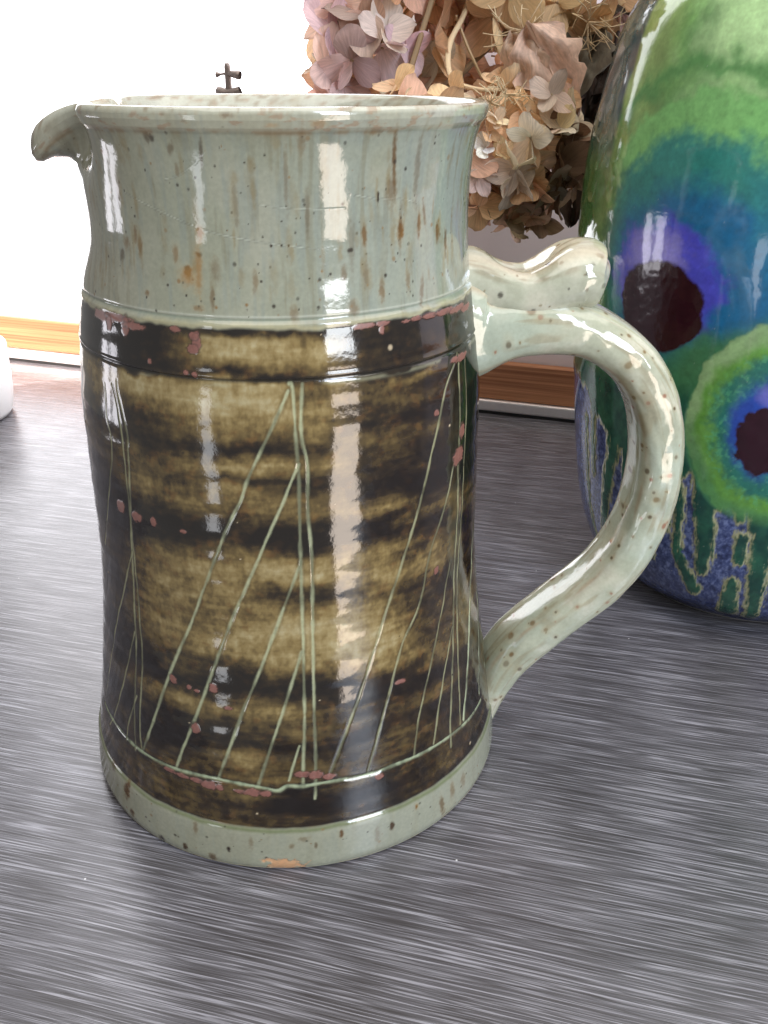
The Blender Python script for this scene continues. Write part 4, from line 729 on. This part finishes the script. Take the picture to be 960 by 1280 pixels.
BROWN = [(.32, .19, .105), (.42, .27, .16), (.24, .14, .085)]
CREAM = [(.96, .83, .66), (.95, .78, .63), (.96, .87, .74)]
VZ = (.018, .195)
hA = head((.066, .268, .248), .043, .040, .048, 46, .0195, PINK[1:]+TAN[2:3]+TAN[2:3]+DUSK[:1], 'dusty pink dried hydrangea head nearest the bright window', 11, [(VZ[0], VZ[1], .10), (.03, .22, .18), (.052, .262, .235)], -.55)
hF = head((.072, .183, .188), .030, .026, .034, 30, .0150, TAN+DUSK[:1], 'tan hydrangea head mostly hidden behind the jug rim', 15, [(VZ[0]+.002, VZ[1]-.003, .10), (.045, .19, .15), (.066, .184, .178)], -.6)
hG = head((.094, .232, .302), .042, .034, .032, 28, .0195, TAN+GOLD[:1], 'tan hydrangea head cut off by the top edge between the pink and golden heads', 16, [(VZ[0]+.004, VZ[1]+.002, .10), (.06, .215, .2), (.092, .231, .29)], -.6)
hE = head((.106, .300, .245), .040, .034, .046, 34, .0205, DUSK+TAN[2:3], 'dusky brown-mauve hydrangea head between the pink head and the creamy one', 12, [(VZ[0]+.004, VZ[1]+.004, .10), (.06, .25, .18), (.1, .295, .235)], -.4)
hC = head((.143, .240, .268), .042, .034, .034, 30, .0205, GOLD+TAN[:1], 'golden tan hydrangea head at the top edge of the picture beside the vase', 13, [(VZ[0]+.008, VZ[1], .10), (.075, .225, .2), (.138, .238, .258)], -.3)
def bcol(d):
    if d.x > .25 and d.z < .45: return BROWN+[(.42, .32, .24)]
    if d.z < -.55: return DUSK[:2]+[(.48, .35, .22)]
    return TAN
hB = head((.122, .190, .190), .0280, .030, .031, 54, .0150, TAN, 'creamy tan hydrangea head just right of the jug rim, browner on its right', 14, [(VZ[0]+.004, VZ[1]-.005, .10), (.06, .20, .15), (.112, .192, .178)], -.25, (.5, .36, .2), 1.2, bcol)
# loose pale florets that stand out in front
def ray_pt(px, py, y):
    d = fw + r2*((px-480)/1146.8) - u2*((py-640)/1146.8); t = (y+.28629)/d.y
    return Vector((0, -.28629, .22799))+d*t
random.seed(5)
view = lambda p: (CAMV-p).normalized()
org = tuple(hB.location)
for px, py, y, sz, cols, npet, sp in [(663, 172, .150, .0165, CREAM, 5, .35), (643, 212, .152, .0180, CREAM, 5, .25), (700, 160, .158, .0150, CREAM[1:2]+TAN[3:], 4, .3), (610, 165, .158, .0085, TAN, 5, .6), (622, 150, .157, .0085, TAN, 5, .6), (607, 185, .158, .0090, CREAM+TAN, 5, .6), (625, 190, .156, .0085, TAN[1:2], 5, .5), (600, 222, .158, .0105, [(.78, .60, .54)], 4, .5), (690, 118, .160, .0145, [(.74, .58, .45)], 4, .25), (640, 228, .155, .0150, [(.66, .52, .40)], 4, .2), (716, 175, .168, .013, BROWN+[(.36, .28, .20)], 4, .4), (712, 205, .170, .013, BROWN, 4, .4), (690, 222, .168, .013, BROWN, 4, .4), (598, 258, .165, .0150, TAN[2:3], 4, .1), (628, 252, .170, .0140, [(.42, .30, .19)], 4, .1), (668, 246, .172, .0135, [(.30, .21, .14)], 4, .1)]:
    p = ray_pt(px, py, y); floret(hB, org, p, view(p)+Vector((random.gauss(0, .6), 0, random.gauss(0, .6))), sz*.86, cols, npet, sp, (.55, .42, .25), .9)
org = tuple(hA.location)
for px, py, y, sz, cols in [(478, 60, .222, .019, [(.82, .60, .55)]), (508, 62, .226, .017, [(.80, .58, .58)]), (545, 75, .232, .017, [(.78, .68, .54)]), (482, 40, .223, .018, [(.74, .60, .52)]), (440, 75, .226, .021, [(.70, .50, .46)]), (418, 40, .235, .020, [(.66, .45, .44)]), (410, 85, .235, .020, [(.70, .50, .45)]), (430, 108, .235, .020, [(.66, .46, .42)]), (455, 20, .23, .024, [(.60, .44, .38)])]:
    p = ray_pt(px, py, y); floret(hA, org, p, view(p)+Vector((random.gauss(0, .5), 0, random.gauss(0, .5))), sz, cols, random.choice([3, 4]), .25)
# lacy skeleton florets near the top edge
org = tuple(hC.location)
for px, py, y, sz in [(655, 38, .195, .020), (735, 28, .200, .020), (632, 118, .165, .014), (612, 128, .165, .012)]:
    p = ray_pt(px, py, y); n = view(p)+Vector((0, 0, -.5)); Mx = frame(n, 0)
    pr = []
    for k in range(15):
        a = random.uniform(0, 6.28); L_ = sz*random.uniform(.5, 1.0); c0 = [Vector((0, 0, 0)), Vector((math.cos(a)*L_*.5, math.sin(a)*L_*.5, L_*.25)), Vector((math.cos(a+random.gauss(0, .25))*L_, math.sin(a+random.gauss(0, .25))*L_, L_*random.uniform(-.1, .5)))]
        pr.append(tube([tuple(p+Mx @ q-Vector(org)) for q in c0], [.00034, .0002], 5, 6))
        for b in range(2):
            q = c0[1].lerp(c0[2], random.random()); e = q+Vector((random.gauss(0, 1), random.gauss(0, 1), random.gauss(0, .5)))*sz*.16
            pr.append(tube([tuple(p+Mx @ q-Vector(org)), tuple(p+Mx @ (q.lerp(e, .5))-Vector(org)), tuple(p+Mx @ e-Vector(org))], [.00025, .0002], 4, 4))
    V, F = join(pr); o = link('vein_skeleton', mesh_np('vein_skeleton', V, F), None, hC); o.data.materials.append(STALK); o.color = (.66, .52, .32, 1)
# long bare stalk looping down between the heads
st = [ray_pt(*q) for q in [(590, -10, .24), (578, 22, .225), (562, 55, .212), (561, 88, .203), (572, 104, .195), (600, 112, .188), (628, 112, .184)]]
V, F = tube([tuple(p) for p in st], [.0013, .0015, .0012, .0009], 8); o = link('dried_stalk', mesh_np('dried_stalk', V, F), None); o.data.materials.append(STALK); o.color = (.66, .50, .30, 1)
tag(o, 'long straw-coloured stalk curling down in front of the dried flowers', 'dried stalk')
V, F = tube([tuple(ray_pt(*q)) for q in [(570, 20, .23), (585, 60, .222), (603, 98, .215)]], [.0009, .0008], 6); o = link('dried_stalk', mesh_np('dried_stalk', V, F), None); o.data.materials.append(STALK); o.color = (.50, .36, .2, 1)
tag(o, 'thin straight brown stalk right beside the curling one', 'dried stalk')

# leaves: crumpled sheets with a midrib
def leaf(px0, py0, y0, px1, py1, y1, width, col, label, seed, crump=1.0, face=None, n=(18, 11)):
    rs = np.random.default_rng(seed); a = ray_pt(px0, py0, y0); b = ray_pt(px1, py1, y1); ax = (b-a); L_ = ax.length; ax.normalize()
    nrm = view((a+b)/2)+Vector(face or (0, 0, 0)); sd_ = ax.cross(nrm).normalized(); nrm = sd_.cross(ax)
    nu, nv = n; t = np.linspace(0, 1, nu)[:, None]; s = np.linspace(-1, 1, nv)[None]
    w = width*np.sin(np.pi*t**.8)**.7*(1+.18*np.sin(t*23+s*3+seed)*np.abs(s))+.0006
    x = t*L_+0*s; y = s*w; q = (fbm(x/L_*3.2+seed, s*1.3+0*t+seed, 50+seed, 3)-.5); z = crump*(q*.020+.35*y*y/width*(1 if seed % 2 else -1)+.0035*np.cos(s*6+t*7+seed))-.012*t*t
    V = np.array([a])+x[..., None]*np.array(ax)+y[..., None]*np.array(sd_)+z[..., None]*np.array(nrm)
    me = mesh_np('dried_leaf', V.reshape(-1, 3)-np.array(a), grid_faces(nu, nv)); at = me.attributes.new('PUV', 'FLOAT_VECTOR', 'POINT')
    at.data.foreach_set('vector', np.stack([t+0*s, s*.5+0*t, 0*x], -1).astype(np.float32).ravel())
    md = None
    o = link('dried_leaf', me, PETAL); o.location = a; o.color = (*col, 1); tag(o, label, 'dried leaf', 'dried leaves among the hydrangeas')
    V2, F2 = tube([tuple(Vector(V[i, nv//2])-a+nrm*.0004) for i in range(0, nu, 3)], [.0009, .0004], 6); mb_ = link('midrib', mesh_np('midrib', V2, F2), None, o); mb_.data.materials.append(STALK); mb_.color = (*(c*.8 for c in col), 1)
    return o
leaf(660, 30, .185, 716, 142, .165, .0150, (.80, .56, .42), 'big crumpled pinkish papery leaf hanging at the middle of the dried flowers', 1, 1.0)
leaf(640, 40, .190, 668, 110, .172, .0110, (.74, .53, .38), 'narrow folded papery leaf just left of the big pinkish leaf', 2, 1.0)
leaf(745, 40, .215, 724, 95, .200, .012, (.24, .215, .16), 'grey-green curled leaf between the papery leaf and the vase', 3, 1.2)
leaf(775, 15, .235, 770, 95, .232, .0085, (.62, .44, .40), 'pale pink leaf slipping behind the upper edge of the vase', 4, .8)
leaf(765, 60, .235, 735, 135, .215, .016, (.055, .036, .026), 'dark brown shrivelled leaf above the other dark leaf beside the vase', 5, 1.5)
leaf(752, 120, .225, 740, 205, .212, .015, (.045, .030, .022), 'dark brown shrivelled leaf hanging lower beside the vase', 6, 1.5)
leaf(728, 195, .200, 712, 286, .198, .008, (.075, .048, .032), 'thin dark twisted leaf whose tip hangs lowest beside the vase', 7, 1.6)
leaf(790, 0, .255, 755, 60, .245, .015, (.10, .075, .05), 'dull brown leaf at the top edge against the vase', 8, 1.4)

# the plain bottle that holds the stems, out of sight behind the jug
fb = link('flower_bottle', lathe('flower_bottle', [(0, .002), (.028, 0), (.030, .002), (.031, .05), (.027, .085), (.014, .10), (.0125, .118), (.0140, .121), (.0120, .122), (.0105, .118), (.0115, .10), (.024, .08), (.027, .01), (0, .006)], 48), simple('brown_bottle', (.12, .07, .035), .25))
fb.location = (VZ[0], VZ[1], 0); tag(fb, 'small brown stoneware bottle behind the jug holding the dried stems', 'bottle')
